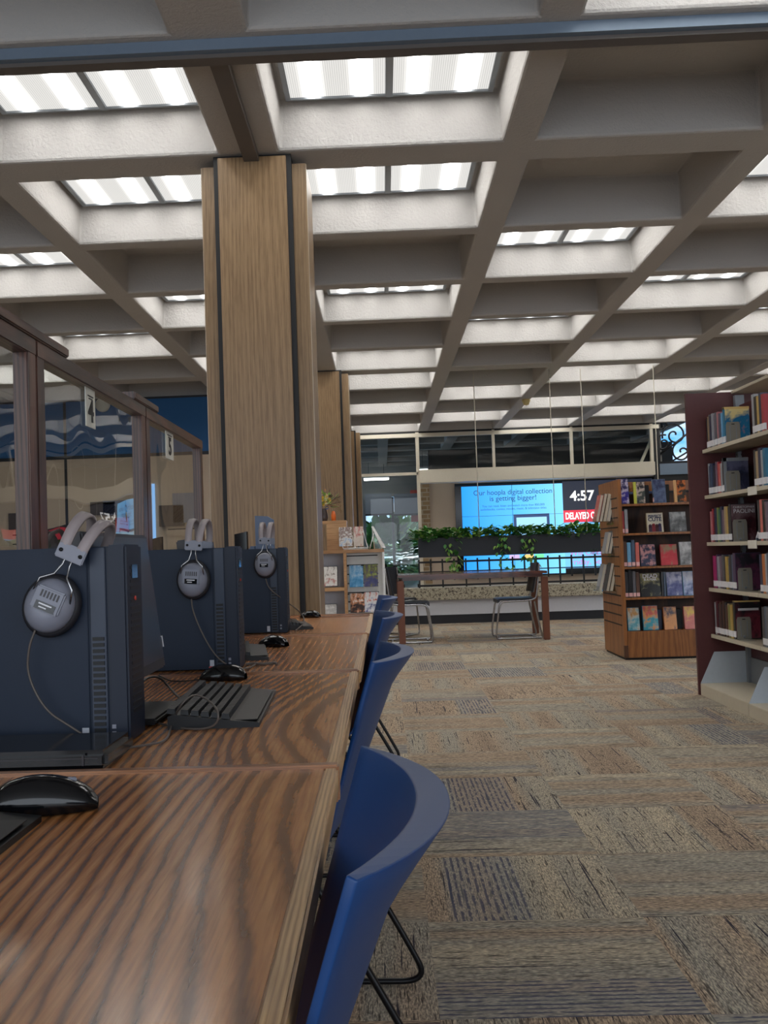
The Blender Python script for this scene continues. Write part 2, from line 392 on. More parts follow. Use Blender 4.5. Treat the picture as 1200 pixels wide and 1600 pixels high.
# dark metal tracks under the ribs
o = MB().box((XL, 4.76, ZC-.055), (XR, 4.86, ZC-.001), M['track']).box((XL, 4.80, ZC-.075), (XR, 4.88, ZC-.05), M['track_dark']).build('ceiling_track')
tag(o, 'grey metal track crossing the whole ceiling under the nearest rib', 'track')
o = MB().box((-.77, 4.89, ZC-.05), (-.68, 6.175, ZC-.002), M['track_dark']).build('ceiling_raceway')
tag(o, 'brown metal raceway running under the beam to the pillar top', 'raceway')
# blue and tan wall far left (Y 15.6)
YW = 15.45
w = MB().box((-9, YW, 0), (-.93, YW+.15, 2.62), M['tan_wall']).box((-9, YW, 2.64), (-.93, YW+.15, ZC), M['blue_wall'])
w.box((-9, YW-.01, 2.60), (-.93, YW+.16, 2.65), M['baseboard'])
for px in (102, -140, 340): 
    X = atY(px, 690, YW).x; w.box((X-.02, YW-.012, 0), (X+.02, YW+.1, ZC), M['baseboard'])
w.box((-9, YW-.02, ZC-.03), (-.93, YW+.1, ZC-.001), M['baseboard'])
tag(w.build('wall_left'), kind='structure')
tag(MB().box((-1.05, YW+.15, 0), (-.93, 21.4, ZC), M['tan_wall']).build('wall_left_return'), kind='structure')
tag(MB().box((XL-.15, -4, 0), (XL, 15.6, ZC), M['tan_wall']).build('wall_far_left'), kind='structure')
tag(MB().box((XL, -4.2, 0), (XR, -4.0, ZC), M['tan_wall']).build('wall_rear'), kind='structure')  # unseen wall, added to keep sky light from entering behind the camera
tag(MB().box((XR, -4, 0), (XR+.15, 21.5, ZC), M['tan_wall']).build('wall_right'), kind='structure')
# ---------------- columns
def column(X0, X1, Y0, label, Y1=None, dx=0):
    t = thing('column', label, 'column', ((X0+X1)/2, Y0+.35, 0)); w = (X1-X0)/2; y = -.35
    MB().box((-w, y, 0), (w, y+.04, ZC-.02), M['column'], .002).build('front_panel', t)
    MB().box((-w-.03, y+.03, 0), (w+.03, .30, ZC-.001), M['dark']).build('core', t)
    for s in (-1, 1):
        a, b = sorted((s*(w+.028), s*(w+.115)))
        MB().box((a, y+.09, 0), (b, .30, ZC-.04), M['column'], .002).build('side_panel', t)
        MB().box(((b if s > 0 else a-.004), y+.09, 0), ((b+.004 if s > 0 else a), y+.12, ZC-.045), plain('edge_wood', srgb(176, 158, 134), .35)).build('edge_strip', t)
    return t
column(-.935, -.515, 6.175, 'wood-laminate pillar with black reveals just behind the computer desks')
column(-.935, -.515, 13.75, 'shorter-looking wood-laminate pillar behind the magazine stand and flowers')
column(-.935, -.515, 20.75, 'farthest wood-laminate pillar beside the big window frame')
# ---------------- low wall, ledge, railing, planter (Y 14.4)
YL = 14.4
X0, X1 = -.55, 6.5
w = MB().box((X0, YL, .12), (X1, YL+.3, .40), M['lightblue_wall']).box((X0, YL+.02, 0), (X1, YL+.3, .12), M['baseboard'])
tag(w.build('wall_front_low'), kind='structure')
tag(MB().box((X0, YL-.06, .33), (X1, YL+.45, .50), M['stone'], .008).build('trim_1'), kind='structure')
rl = thing('iron_railing', 'black iron grid railing standing on the stone ledge under the planter', 'railing', (3, YL+.12, .5))
f = MB()
Xa, Xb = atY(655, 880, YL).x, 3.6
for z in (.03, .36): f.box((Xa-3, -.012, z-.014), (Xb-3, .012, z+.014), M['iron'])
f.box((Xa-3, -.012, .215), (Xb-3, .012, .23), M['iron']); f.build('rail', rl)
n = 0; X = Xa
while X < Xb:
    o = MB().box((-.011, -.011, 0 if n % 2 == 0 else .10), (.011, .011, .40), M['iron']).build('baluster', rl, (X-3, 0, 0)); X += .165; n += 1
pl_z0, pl_z1 = .93, 1.20
pl = thing('planter_box', 'long black planter box on the railing, filled with trailing plants', 'planter', (2, YL+.12, pl_z0))
MB().box((Xa-2, -.10, 0), (Xb-2, .10, pl_z1-pl_z0), M['planter'], .006).build('trough', pl)
MB().box((Xa-2+.01, -.09, .24), (Xb-2-.01, .09, .255), plain('soil', srgb(48, 36, 28), .9)).build('soil', pl)
def leaf(mb, p, dirv, L, W, mat):
    dirv = dirv.normalized(); side = dirv.cross(Vector((0, 0, 1)));
    if side.length < .1: side = Vector((1, 0, 0))
    side.normalize(); nrm = side.cross(dirv)
    q = [p, p+dirv*L*.35+side*W*.5+nrm*L*.05, p+dirv*L*.7+side*W*.4, p+dirv*L-nrm*L*.1, p+dirv*L*.7-side*W*.4, p+dirv*L*.35-side*W*.5+nrm*L*.05, p+dirv*L*.5-nrm*L*.06]
    mb.add(q, [(0, 1, 6), (1, 2, 6), (2, 3, 6), (3, 4, 6), (4, 5, 6), (5, 0, 6)], mat, True)
npl = 9
for i in range(npl):
    cx = Xa+.15+(Xb-Xa-.3)*i/(npl-1); mb = MB(); random.seed(100+i)
    trail = i in (1, 3, 4)
    for k in range(230):
        a = random.random()*6.28; rr = random.random()**.5*.26
        p = Vector((rr*math.cos(a)*.95, rr*math.sin(a)*.42, -.01+random.random()*.17*(1-rr*1.1)))
        dv = Vector((math.cos(a)+random.uniform(-.6, .6), math.sin(a)*.8+random.uniform(-.6, .3), random.uniform(-.2, .9)))
        leaf(mb, p, dv, random.uniform(.06, .11), random.uniform(.04, .07), M['leaf'] if random.random() < .75 else M['leaf2'])
    if trail:
        for k in range(44):
            z = -random.random()*.52; xx = random.uniform(-.10, .1)+.05*math.sin(z*9)
            leaf(mb, Vector((xx, -.13, z)), Vector((random.uniform(-1, 1), -.3, -.7)), .07, .05, M['leaf'] if random.random() < .6 else M['leaf2'])
    o = mb.build('trailing_plant', loc=(cx, YL+.12, pl_z1-.02))
    pos = 'leftmost' if i == 0 else 'rightmost' if i == npl-1 else ORD[i]
    tag(o, f'green trailing plant in black planter, {pos} from the left' if 0 < i < npl-1 else f'green leafy plant at the {"left" if i==0 else "right"} end of the black planter', 'plant', 'plants in the long planter')
for i, (px, wd) in enumerate(((743, 0), (861, 0), (910, 0), (1024, 0))):
    p = atY(px, 690, YL+.05); z0 = pl_z1+.02 if i < 3 else .5
    o = MB().tube([(0, 0, z0), (0, 0, ZC)], .006, M['cream_frame'], 8).build('suspension_rod', loc=(p.x, YL-.01 if i < 3 else YL+.0, 0))
    tag(o, f'thin cream rod hanging from the ceiling to the ledge, {["leftmost","second from the left","third from the left","rightmost"][i]}', 'rod', 'thin rods in front of the window')
# ---------------- window wall (Y 21.4)
YG = 21.4
wn = thing('window_1', None, None, (0, YG, 0)); del_keys = None
tag(wn, kind='structure')
f = MB()
def P(px, py, Y=YG): return atY(px, py, Y)
xl, xm, xr_ = P(557, 700).x, P(652, 700).x, P(1030, 700).x
ztop = ZC-.02; zb0 = P(655, 752).z; zb1 = P(655, 735).z
zb0, zb1 = P(840, 749).z, P(840, 728).z
fw = .055
def vbar(X, z0, z1, w=fw): f.box((X-w/2, -.04, z0), (X+w/2, .06, z1), M['cream_frame'])
f.box((xl-.05, -.05, ztop-.10), (xr_, .06, ztop-.02), M['cream_frame'])
f.box((xl-.05, -.03, ztop-.025), (xr_, .06, ZC), M['dark'])
vbar(xl, 0, ztop, .07); vbar(xm, 0, ztop, .07); vbar(P(771, 700).x, zb1, ztop); vbar(P(893, 700).x, zb1, ztop); vbar(P(1018, 700).x, zb1, ztop, .06)
f.box((xl, -.04, P(600, 742).z-.03), (xm, .06, P(600, 742).z+.03), M['cream_frame'])
f.build('window_frame', wn)
MB().box((xm+.03, -.12, zb0), (P(1022, 740).x, .2, zb1), M['cream_frame'], .01).build('window_header', wn)
for a, b, z0, z1 in ((xl, xm, .02, ztop-.1), (xm, P(771, 700).x, zb1, ztop-.1), (P(771, 700).x, P(893, 700).x, zb1, ztop-.1), (P(893, 700).x, P(1018, 700).x, zb1, ztop-.1)):
    MB().box((a+.03, .0, z0), (b-.03, .008, z1), M['glass']).build('pane', wn)
MB().box((0, 0, 0), (.05, .06, 1), M['cream_frame']).xf(Matrix.Translation((P(1002, 727).x, .1, zb1)) @ Matrix.Rotation(R(26), 4, 'Y')).build('brace', wn)
# sneeze guard sheets of the desk beyond the railing
for i, (a, b, zt, zb) in enumerate(((585, 622, 817, 885), (624, 656, 816, 868))):
    Yq = 15.6+i*.1
    p0, p1 = atY(a, zt, Yq), atY(b, zb, Yq)
    g = thing('glass_screen', f'clear round-cornered glass screen beyond the ledge, {["left","right"][i]} of the pair', 'screen', ((p0.x+p1.x)/2, Yq, 0), 0, 'glass screens beyond the ledge')
    ww = (p1.x-p0.x)/2; 
    pts = []; rc = .06
    for (cx, cz, a0) in ((ww-rc, p0.z-rc, 0), (-ww+rc, p0.z-rc, 90)):
        for j in range(5): t_ = R(a0+j*22.5); pts.append((cx+rc*math.cos(t_), 0, cz+rc*math.sin(t_)))
    pts += [(-ww, 0, .5), (ww, 0, .5)]
    MB().prism(pts, (0, .008, 0), M['glass']).build('pane', g)
    for s in (-1, 1): MB().box((s*ww*.8-.02, -.05, 0), (s*ww*.8+.02, .05, .52), M['blackmetal']).build('foot', g)
# ---------------- lobby beyond
YB = 30.
tag(MB().box((-4, 21.5, -.1), (12, 40, -.01), plain('lobby_floor', srgb(150, 140, 124), .3)).build('floor_lobby'), kind='structure')
lc = MB(); XLB = atY(1026, 690, 21.4).x
KX = XLB/21.4
lc.prism([(-4, 21.5, ZC+.3), (XLB, 21.5, ZC+.3), (KX*40, 40, ZC+.3), (-4, 40, ZC+.3)], (0, 0, .1), M['lobby_dark'])
lc.prism([(XLB, 21.5, 0), (XLB+.12, 21.5, 0), (KX*40+.12, 40, 0), (KX*40, 40, 0)], (0, 0, ZC+.3), M['lobby_dark'])
for k in range(11): lc.box((-4, 22.2+k*1.52, ZC-.0), (KX*(22.3+k*1.52), 22.45+k*1.52, ZC+.3), M['lobby_dark'])
for k in range(6): lc.box((-1.6+k*1.55, 21.5, ZC-.01), (-1.36+k*1.55, 40, ZC+.3), M['lobby_dark'])
tag(lc.build('ceiling_lobby'), kind='structure')
for i, (xa, ya, xb) in enumerate(((652, 734, 694), (568, 748, 608), (778, 726, 824))):
    Yq = 26.5 if i != 1 else 29
    a, b = atY(xa, ya, Yq), atY(xb, ya, Yq)
    lf = thing('linear_light', f'{["bright tube light hanging in the dark lobby, behind the middle panes","bright tube light below the transom of the left window pane","bright tube light seen through the upper pane above the screens"][i]}', 'light', ((a.x+b.x)/2, Yq, a.z), 0, 'lobby tube lights')
    wd = (b.x-a.x)/2
    MB().box((-wd, -.1, 0), (wd, .1, .05), M['white']).build('housing', lf)
    MB().box((-wd+.01, -.105, -.05), (wd-.01, .105, 0), emit('tube_glow', (1, .98, .93), 6), .01).build('diffuser', lf)
    MB().tube([(-wd*.6, 0, .04), (-wd*.6, 0, ZC+.3-a.z)], .006, M['blackmetal'], 6).tube([(wd*.6, 0, .04), (wd*.6, 0, ZC+.3-a.z)], .006, M['blackmetal'], 6).build('hanger', lf)
YV = 22.3
p0, p1 = atY(656, 800, YV), atY(672, 800, YV)
tag(MB().box((p0.x, YV, 0), (p1.x, YV+.4, zb1), M['brick']).build('brick_pier'), 'buff brick pier between the left window and the beige wall', 'pier')
p2 = atY(1100, 800, YV)
tag(MB().box((p1.x, YV+.1, 0), (p2.x, YV+.3, 2.75), M['tan_wall']).build('wall_lobby'), kind='structure')
tag(MB().box((p1.x, YV+.05, 2.75), (p2.x-.6, YV+.35, 3.2), M['dark']).build('wall_lobby_upper'), kind='structure')
# blinds and outdoor window of the lobby, left of the pier
lb = MB()
a, b = atY(574, 800, YB), atY(658, 800, YB)
lb.box((-4, YB, 0), (a.x-.05, YB+.2, ZC+.3), M['lobby_dark']).box((b.x, YB, 0), (KX*YB, YB+.2, ZC+.3), M['lobby_dark']).box((a.x-.05, YB, 2.62), (b.x, YB+.2, ZC+.3), M['lobby_dark'])
lb.box((a.x+.7, YB-.05, 0), (a.x+.78, YB+.2, 2.6), M['dark'])
tag(lb.build('wall_back'), kind='structure')
for i, (xa, xb, cname) in enumerate(((570, 613, 'left'), (615, 656, 'right'))):
    q0, q1 = atY(xa, 772, YB-.3), atY(xb, 802, YB-.3)
    bl = thing('window_blind', f'grey half-lowered blind in the lobby window, {cname} of the pair', 'blind', ((q0.x+q1.x)/2, YB-.3, 0), 0, 'lobby blinds'); ww = (q1.x-q0.x)/2
    MB().box((-ww, 0, q1.z), (ww, .01, q0.z), plain('blind_grey', srgb(112, 118, 126), .7)).build('fabric', bl)
    MB().box((-ww, -.02, q1.z-.05), (ww, .03, q1.z), M['dark']).build('bottom_rail', bl)
q0, q1 = atY(641, 766, YB-.2), atY(655, 815, YB-.2)
tag(MB().box((q0.x, YB-.2, q1.z), (q1.x, YB, q0.z), plain('red_panel', srgb(186, 62, 44), .6)).build('red_banner'), 'red banner panel hanging high beside the brick pier in the lobby', 'banner')
# outdoors seen through it
random.seed(5)
for i, (px, py, rad, c_) in enumerate(((600, 862, 1.6, 'leaf'), (622, 858, 1.9, 'leaf2'), (642, 862, 1.7, 'leaf'), (585, 864, 1.4, 'leaf2'))):
    p = atY(px, py, 36+4.2*i); rad *= .85; mb = MB()
    for k in range(260):
        vdir = Vector((random.gauss(0, 1), random.gauss(0, 1), random.gauss(0, 1))).normalized()
        leaf(mb, vdir*rad*random.uniform(.6, 1)*.8, vdir+Vector((0, 0, .4)), .42, .32, M[c_])
    mb.lathe([(.12, -p.z), (.08, -rad*.3)], plain('bark', srgb(70, 54, 40), .9), n=8)
    o = mb.build('shrub', loc=(p.x, 36+4.2*i, p.z)); tag(o, f'leafy green shrub outside the lobby window, {["second","third","fourth","first"][i]} from the left', 'shrub', 'shrubs outside')
tag(MB().box((-8, 34, -.3), (12, 60, -.12), plain('pavement', srgb(150, 150, 150), .9)).build('pavement'), kind='structure')
# video wall
vw = thing('video_wall', 'wide video wall behind the planter, blue slide and dark clock panel', 'screen', (0, YV, 0))
q = lambda px, py: atY(px, py, YV)
vx0, vx1, vx2 = q(722, 800).x, q(880, 800).x, q(992, 800).x+.4
vt, vb = q(800, 758).z, q(800, 898).z
MB().box((vx0-.14, .0, vb-.03), (vx2+.05, .1, vt+.07), M['gloss_black']).build('housing', vw)
def mat_blue():
    t = NT('blue_slide'); x, y, z, v = t.xyz()
    cc = t.ramp(t.step(x, vx0, vx1), [(0, srgb(24, 140, 240)), (.6, srgb(84, 178, 246)), (1, srgb(120, 200, 250))])
    t.put(t.b.inputs['Emission Color'], cc); t.put(t.b.inputs['Emission Strength'], .95); return t.fin((.01, .01, .01), .3)
ban_t, ban_b = q(900, 797).z, q(900, 816).z
MB().box((vx0, -.01, vb), (vx1, .0, vt), mat_blue()).build('blue_slide', vw)
MB().box((vx1, -.01, ban_t), (vx2, .0, vt+.04), emit('clock_dark', srgb(26, 30, 44), .9)).build('clock_panel', vw)
MB().box((vx1, -.012, ban_b), (vx2, .0, ban_t), emit('banner_red', srgb(205, 44, 66), .9)).build('red_banner', vw)
MB().box((vx1, -.01, vb+.1), (vx2, .0, ban_b), emit('pale_blue', srgb(110, 186, 246), .9)).build('pale_panel', vw)
FR = (R(90), 0, 0)
ink = emit('ink_blue', srgb(22, 62, 122), .8); wht = emit('screen_white', (1, 1, 1), .95); pk = emit('ink_pink', srgb(196, 120, 190), .8)
xc = (vx0+vx1)/2+.02; 
text_mesh('Our hoopla digital collection', .155, ink, 'slide_text', vw, (xc, -.016, q(798, 769).z), FR, bold=.0005, sx=.95)
text_mesh('is getting bigger!', .155, ink, 'slide_text', vw, (xc, -.016, q(798, 778.5).z), FR, bold=.0005)
text_mesh('You can read, listen and watch more than 850,000', .066, ink, 'slide_text', vw, (xc, -.016, q(798, 790).z), FR)
text_mesh('audiobooks, comics, movies, music, & television titles', .066, ink, 'slide_text', vw, (xc, -.016, q(798, 795).z), FR)
text_mesh('4:57', .30, wht, 'clock_text', vw, ((vx1+q(935, 775).x)/2+.03, -.016, q(915, 775).z), FR, bold=.006)
text_mesh('DELAYED OPENING', .20, wht, 'banner_text', vw, (vx1+.04, -.018, (ban_t+ban_b)/2), FR, align='LEFT', sx=.60, bold=.006)
text_mesh('Will OPEN', .17, pk, 'notice_text', vw, (vx1+.1, -.018, q(910, 864).z), FR, align='LEFT')
text_mesh('Friday, Sept.', .17, pk, 'notice_text', vw, (vx1+.1, -.018, q(910, 878).z), FR, align='LEFT')
la, lbp = q(802, 800), q(858, 800)
MB().box((la.x, -.014, q(830, 860).z), (lbp.x, -.01, q(830, 803).z), emit('lap', srgb(40, 64, 110), .8)).box((la.x+.06, -.018, q(830, 858).z), (lbp.x-.06, -.014, q(830, 808).z), emit('lap2', srgb(150, 205, 240), .9)).build('slide_laptop', vw)
for k, (xa, xb, cc) in enumerate(((796, 812, (196, 170, 226)), (820, 834, (236, 190, 110)), (836, 850, (110, 214, 150)))):
    MB().box((q(xa, 872).x, -.016, q(830, 874).z), (q(xb, 872).x, -.01, q(830, 866).z), emit('icon%d' % k, srgb(*cc), .9)).build('slide_icon', vw)
for X in (vx0+(vx1-vx0)/2, ): MB().box((X-.004, -.0185, vb), (X+.004, -.0165, vt), M['tower']).build('panel_seam', vw)
MB().box((vx0, -.0185, q(800, 805).z-.003), (vx1, -.0165, q(800, 805).z+.003), M['tower']).build('panel_seam', vw)
# dark mass right of the frame and the scrollwork window
q = lambda px, py: atY(px, py, YG)
sc = thing('iron_scrollwork', 'black wrought-iron scroll panel against blue sky, beside the maroon bookcase', 'ironwork', (q(1052, 690).x, YG+.05, q(1052, 690).z))
sw = (q(1100, 690).x-q(1029, 690).x)/2; sh = (q(1052, 657).z-q(1052, 722).z)/2
sc.location.x = q(1029, 690).x+sw
f = MB()
for s in (-1, 1): f.box((-sw, -.03, s*sh-.03), (sw, .03, s*sh+.03), M['iron']); f.box((s*sw-.03, -.03, -sh), (s*sw+.03, .03, sh), M['iron'])
f.build('frame', sc)
def spiral(cx, cz, r0, a0, turns, sgn, rad=.022):
    pts = []
    for j in range(26):
        t_ = j/25; a = a0+sgn*t_*turns*2*math.pi; rr = r0*(1-t_)**.8+.02
        pts.append((cx+rr*math.cos(a), 0, cz+rr*math.sin(a)))
    return pts
for (cx, cz, r0, a0, tn, sg) in ((-.12, .14, .24, 3.4, 1.5, -1), (-.36, -.02, .16, 1.2, 1.3, 1), (.02, -.22, .20, 1.9, 1.2, 1), (.38, .22, .2, 2.6, 1.3, -1), (.30, -.1, .15, 4.2, 1.2, 1), (-.38, .34, .1, 0, 1.1, 1)):
    MB().tube(spiral(cx, cz, r0, a0, tn, sg), .02, M['iron'], 6).build('scroll', sc)
MB().tube([(-sw, 0, -sh*.62), (-.1, 0, -.02), (sw, 0, sh*.9)], .022, M['iron'], 6).tube([(-.25, 0, -sh), (.1, 0, -.24), (sw, 0, .05)], .02, M['iron'], 6).build('diagonal_bar', sc)
zt_, zl_ = sc.location.z+sh, sc.location.z-sh; xs0 = q(1029, 690).x
dm = MB().box((q(1021, 690).x, YG, 0), (xs0, YG+.1, ZC), M['dark']).box((xs0, YG, 0), (11, YG+.1, zl_-.25), M['dark']).box((xs0, YG-.02, zl_-.25), (11, YG+.1, zl_-.02), M['track']).box((xs0, YG, zt_), (11, YG+.1, ZC), M['dark']).box((sc.location.x+sw, YG, 0), (12, YG+.1, ZC), M['tan_wall'])
tag(dm.build('wall_front'), kind='structure')
# things on the ceiling and blue wall
p = atZ(822, 624, ZC)
o = MB().lathe([(.07, 0), (.07, -.03), (.05, -.07), (.045, -.09), (.02, -.1)], plain('detector', srgb(206, 186, 128), .5), n=20).build('smoke_detector', loc=p)
tag(o, 'small yellowed smoke detector on a ceiling rib above the planter', 'detector')
p = atY(161, 633, YW)
o = MB().lathe([(.11, 0), (.11, -.04), (.08, -.08), (.03, -.1)], M['plastic_white'], axis='y', n=24).build('dome_camera', loc=(p.x, YW, p.z)); tag(o, 'white round dome on the blue wall seen behind number 4 sign', 'camera')
def slatboard(px0, py0, px1, py1, label, items):
    a, b = atY(px0, py0, YW), atY(px1, py1, YW)
    t = thing('slatwall_board', label, 'board', ((a.x+b.x)/2, YW-.01, b.z)); w, h = abs(b.x-a.x)/2, a.z-b.z
    m_ = MB(); m_.box((-w, -.02, 0), (w, .0, h), M['tan_wall']); 
    m_.build('panel', t); g = MB()
    k = .1
    while k < h: g.box((-w, -.024, k-.008), (w, -.019, k+.008), M['dark']); k += .14
    g.build('groove', t)
    for i, (fx, fz, ww, hh, mm) in enumerate(items):
        o = MB().box((-ww/2, -.06, 0), (ww/2, -.018, hh), mm, .004).build('leaflet_pack', loc=(t.location.x-w+fx*2*w, YW-.01, b.z+fz*h))
        tag(o, f'small {["dark","grey","red","white"][i%4]} packet hanging on {label.split(",")[0]}', 'packet')
dk = plain('dark_packet', srgb(70, 60, 54), .5); rd = plain('red_packet', srgb(190, 70, 60), .5)
slatboard(150, 793, 200, 838, 'tan slatwall board low behind the glass pane with card four', [(.25, .74, .38, .2, dk), (.62, .72, .35, .22, M['hp_grey']), (.85, .15, .2, .22, rd)])
slatboard(262, 788, 308, 836, 'tan slatwall board low behind the glass pane with card five', [(.15, .3, .38, .32, dk), (.6, .4, .35, .45, M['hp_grey'])])
slatboard(20, 795, 48, 860, 'tan slatwall board low at the far left edge', [(.3, .5, .25, .25, dk)])
p = atY(236, 705, YW); p2 = atY(243, 800, YW)
o = MB().box((p.x, YW-.03, p2.z-.5), (p2.x, YW-.005, p.z-.5), emit('blue_slit', srgb(120, 170, 225), .9)).build('window_2'); tag(o, kind='structure')
# ================================================================== COMPUTER DESKS
ZD = .73; YD = [.32, 1.54, 2.76, 3.98, 5.22]; XG = -.92; XF = -.078
dwhich = ['nearest the camera, with only a keyboard edge and mouse showing', 'second from camera, carrying the first big black tower', 'third from camera, carrying the middle headphone tower', 'farthest from camera, ending near the wood pillar']
for j in range(4):
    y0, y1 = YD[j], YD[j+1]; L = y1-y0
    t = thing('computer_desk', 'stained oak computer desk, '+dwhich[j], 'desk', (XG+.02, y0, 0), 0, 'row of computer desks')
    xf = XF-(XG+.02)+[0, 0, .006, .016][j]
    MB().box((0, .012, ZD-.03), (xf-.021, L-.012, ZD), M['desk']).build('worktop', t)
    MB().box((xf-.021, 0, ZD-.034), (xf, L-.012, ZD+.001), M['desk_edge'], .003).build('front_edge', t)
    MB().box((0, L-.012, ZD-.05), (xf+.001, L+.012, ZD+.005), M['desk_lip'], .003).build('divider_strip', t)
    MB().box((.02, L-.03, 0), (xf-.16, L-.005, ZD-.03), M['desk']).build('side_panel', t)
    MB().box((.03, .01, .25), (.05, L-.03, ZD-.03), M['dark']).build('modesty_panel', t)
    MB().box((.05, .01, ZD-.09), (xf-.05, .03, ZD-.03), M['dark']).build('crossbar', t)
    if j == 3: MB().box((0, L-.15, ZD+.0), (xf-.015, L-.13, ZD+.004), M['desk_lip']).build('end_strip', t)
# ---------------- glass partition
ZT = 1.638
gb = [.40, 1.47, 2.665, 3.915, 5.16]
gd = ['cut off at the left edge of the photo', 'at far left, between the first wooden posts', 'with the number 4 card hung in it', 'with the number 5 card hung in it']
for j in range(4):
    y0, y1 = gb[j]+.004, gb[j+1]-.004
    if j == 0: continue
    t = thing('glass_partition', 'walnut-framed clear desk partition '+(gd[j] if j > 1 else gd[0]), 'partition', (XG, y0, ZD), 0, 'glass partitions along the desks')
    L = y1-y0; H = ZT-ZD; pw = .062
    for (a, b) in ((0, pw), (L-pw, L)): MB().box((-.02, a, 0), (.02, b, H-.03), M['frame_wood'], .003).build('post', t)
    MB().box((-.022, 0, H-.045), (.022, L, H), M['frame_wood_y'], .003).build('top_rail', t)
    MB().box((-.02, pw, 0), (.02, L-pw, .05), M['frame_wood_y']).build('bottom_rail', t)
    g = MB(); g.box((-.004, pw, .05), (.0, L-pw, H-.045), M['acrylic']); g.build('pane', t)
for (ya, yb, lab) in ((1.9, 2.93, 'short walnut cap board bridging the partition tops at the left edge'), (3.72, 4.12, 'short walnut cap board over the joint between panes 4 and 5')):
    tag(MB().box((-.028, ya, 0), (.028, yb, .028), M['frame_wood_y'], .004).build('cap_board', loc=(XG, 0, ZT)), lab, 'board')
for s, (xa, ya, xb, yb) in (('4', (134, 603, 150, 671)), ('5', (259, 668, 272, 720))):
    a, b = atX(xa, ya, XG+.01), atX(xb, yb, XG+.01)
    c_ = thing('number_card', {'4': 'white card reading four, hanging in the second framed glass pane', '5': 'smaller-looking white card reading five, in the pane nearest the pillar'}[s], 'card', (XG+.006, (a.y+b.y)/2, (a.z+b.z)/2)); w, h = (b.y-a.y)/2, (a.z-b.z)/2
    MB().box((0, -w, -h), (.003, w, h), plain('card_white', srgb(214, 214, 204), .5)).build('card', c_)
    text_mesh(s, h*1.6, M['black'], 'numeral', c_, (.0045, 0, -h*.22), (R(90), 0, R(90)), bold=.002, sx=1.25)
    MB().box((.003, -w*.6, h*.55), (.004, w*.6, h*.62), M['black']).box((.003, -w*.4, h*.42), (.004, w*.4, h*.48), M['black']).build('small_print', c_)
# ---------------- computer towers
def make_tower():
    t = thing('computer_tower', '', 'computer')   # origin: near right bottom corner of the body, front towards +x
    D, W, H = .30, .105, .343
    MB().box((-D, 0, .004), (-.004, W, H), M['tower'], .003).build('case', t)
    MB().box((-D+.006, -.003, .012), (-.058, .001, H-.004), M['tower'], .001).build('side_cover', t)
    MB().box((-.053, -.004, .006), (-.026, .001, H-.002), plain('tower_strip', srgb(32, 44, 64), .4), .001).build('trim_strip', t)
    MB().box((-.023, -.006, .002), (.012, W+.003, H+.003), M['tower_front'], .004).build('front_bezel', t)
    g = MB(); z = .012
    while z < H*.54: g.box((-.050, -.0062, z), (-.030, -.004, z+.0062), M['black']); z += .0105
    g.build('vent', t)
    g = MB(); z = .05
    while z < H*.9: g.box((.0118, .02, z), (.0128, W-.02, z+.006), M['black']); z += .012
    g.build('front_grille', t)
    MB().box((.0118, .03, .286), (.0135, .07, .31), M['gloss_black']).build('port_plate', t)
    MB().lathe([(.004, 0), (.004, .0025)], plain('red_led', srgb(200, 60, 50), .4), (.0118, .05, .25), 'x', 12).build('power_button', t)
    for k in range(2): MB().box((-.019, -.0068, .016+k*.012), (-.012, -.006, .023+k*.012), M['hp_grey']).build('badge', t)
    MB().box((-.072, -.0045, .008), (-.060, -.003, .030), plain('sticker', srgb(176, 180, 190), .4)).build('sticker', t)
    for (x, y) in ((-.27, .02), (-.27, .085), (-.03, .02), (-.03, .085)): MB().box((x-.01, y-.008, 0), (x+.01, y+.008, .006), M['black']).build('foot', t)
    return t
TP = [atZ(204, 1163, ZD), atZ(375, 1047, ZD), atZ(450, 989, ZD)]
tl = ['large black desktop tower nearest the camera, at the left edge', 'black desktop tower in the middle of the row, beside the keyboard', 'farthest black desktop tower, in front of the wood pillar']
tw = make_tower()
for i, p in enumerate(TP):
    q_ = tw if i == 0 else copy_tree(tw)
    q_.location = (p.x-.012, p.y+.006, ZD); tag(q_, tl[i], 'computer', 'computer towers')
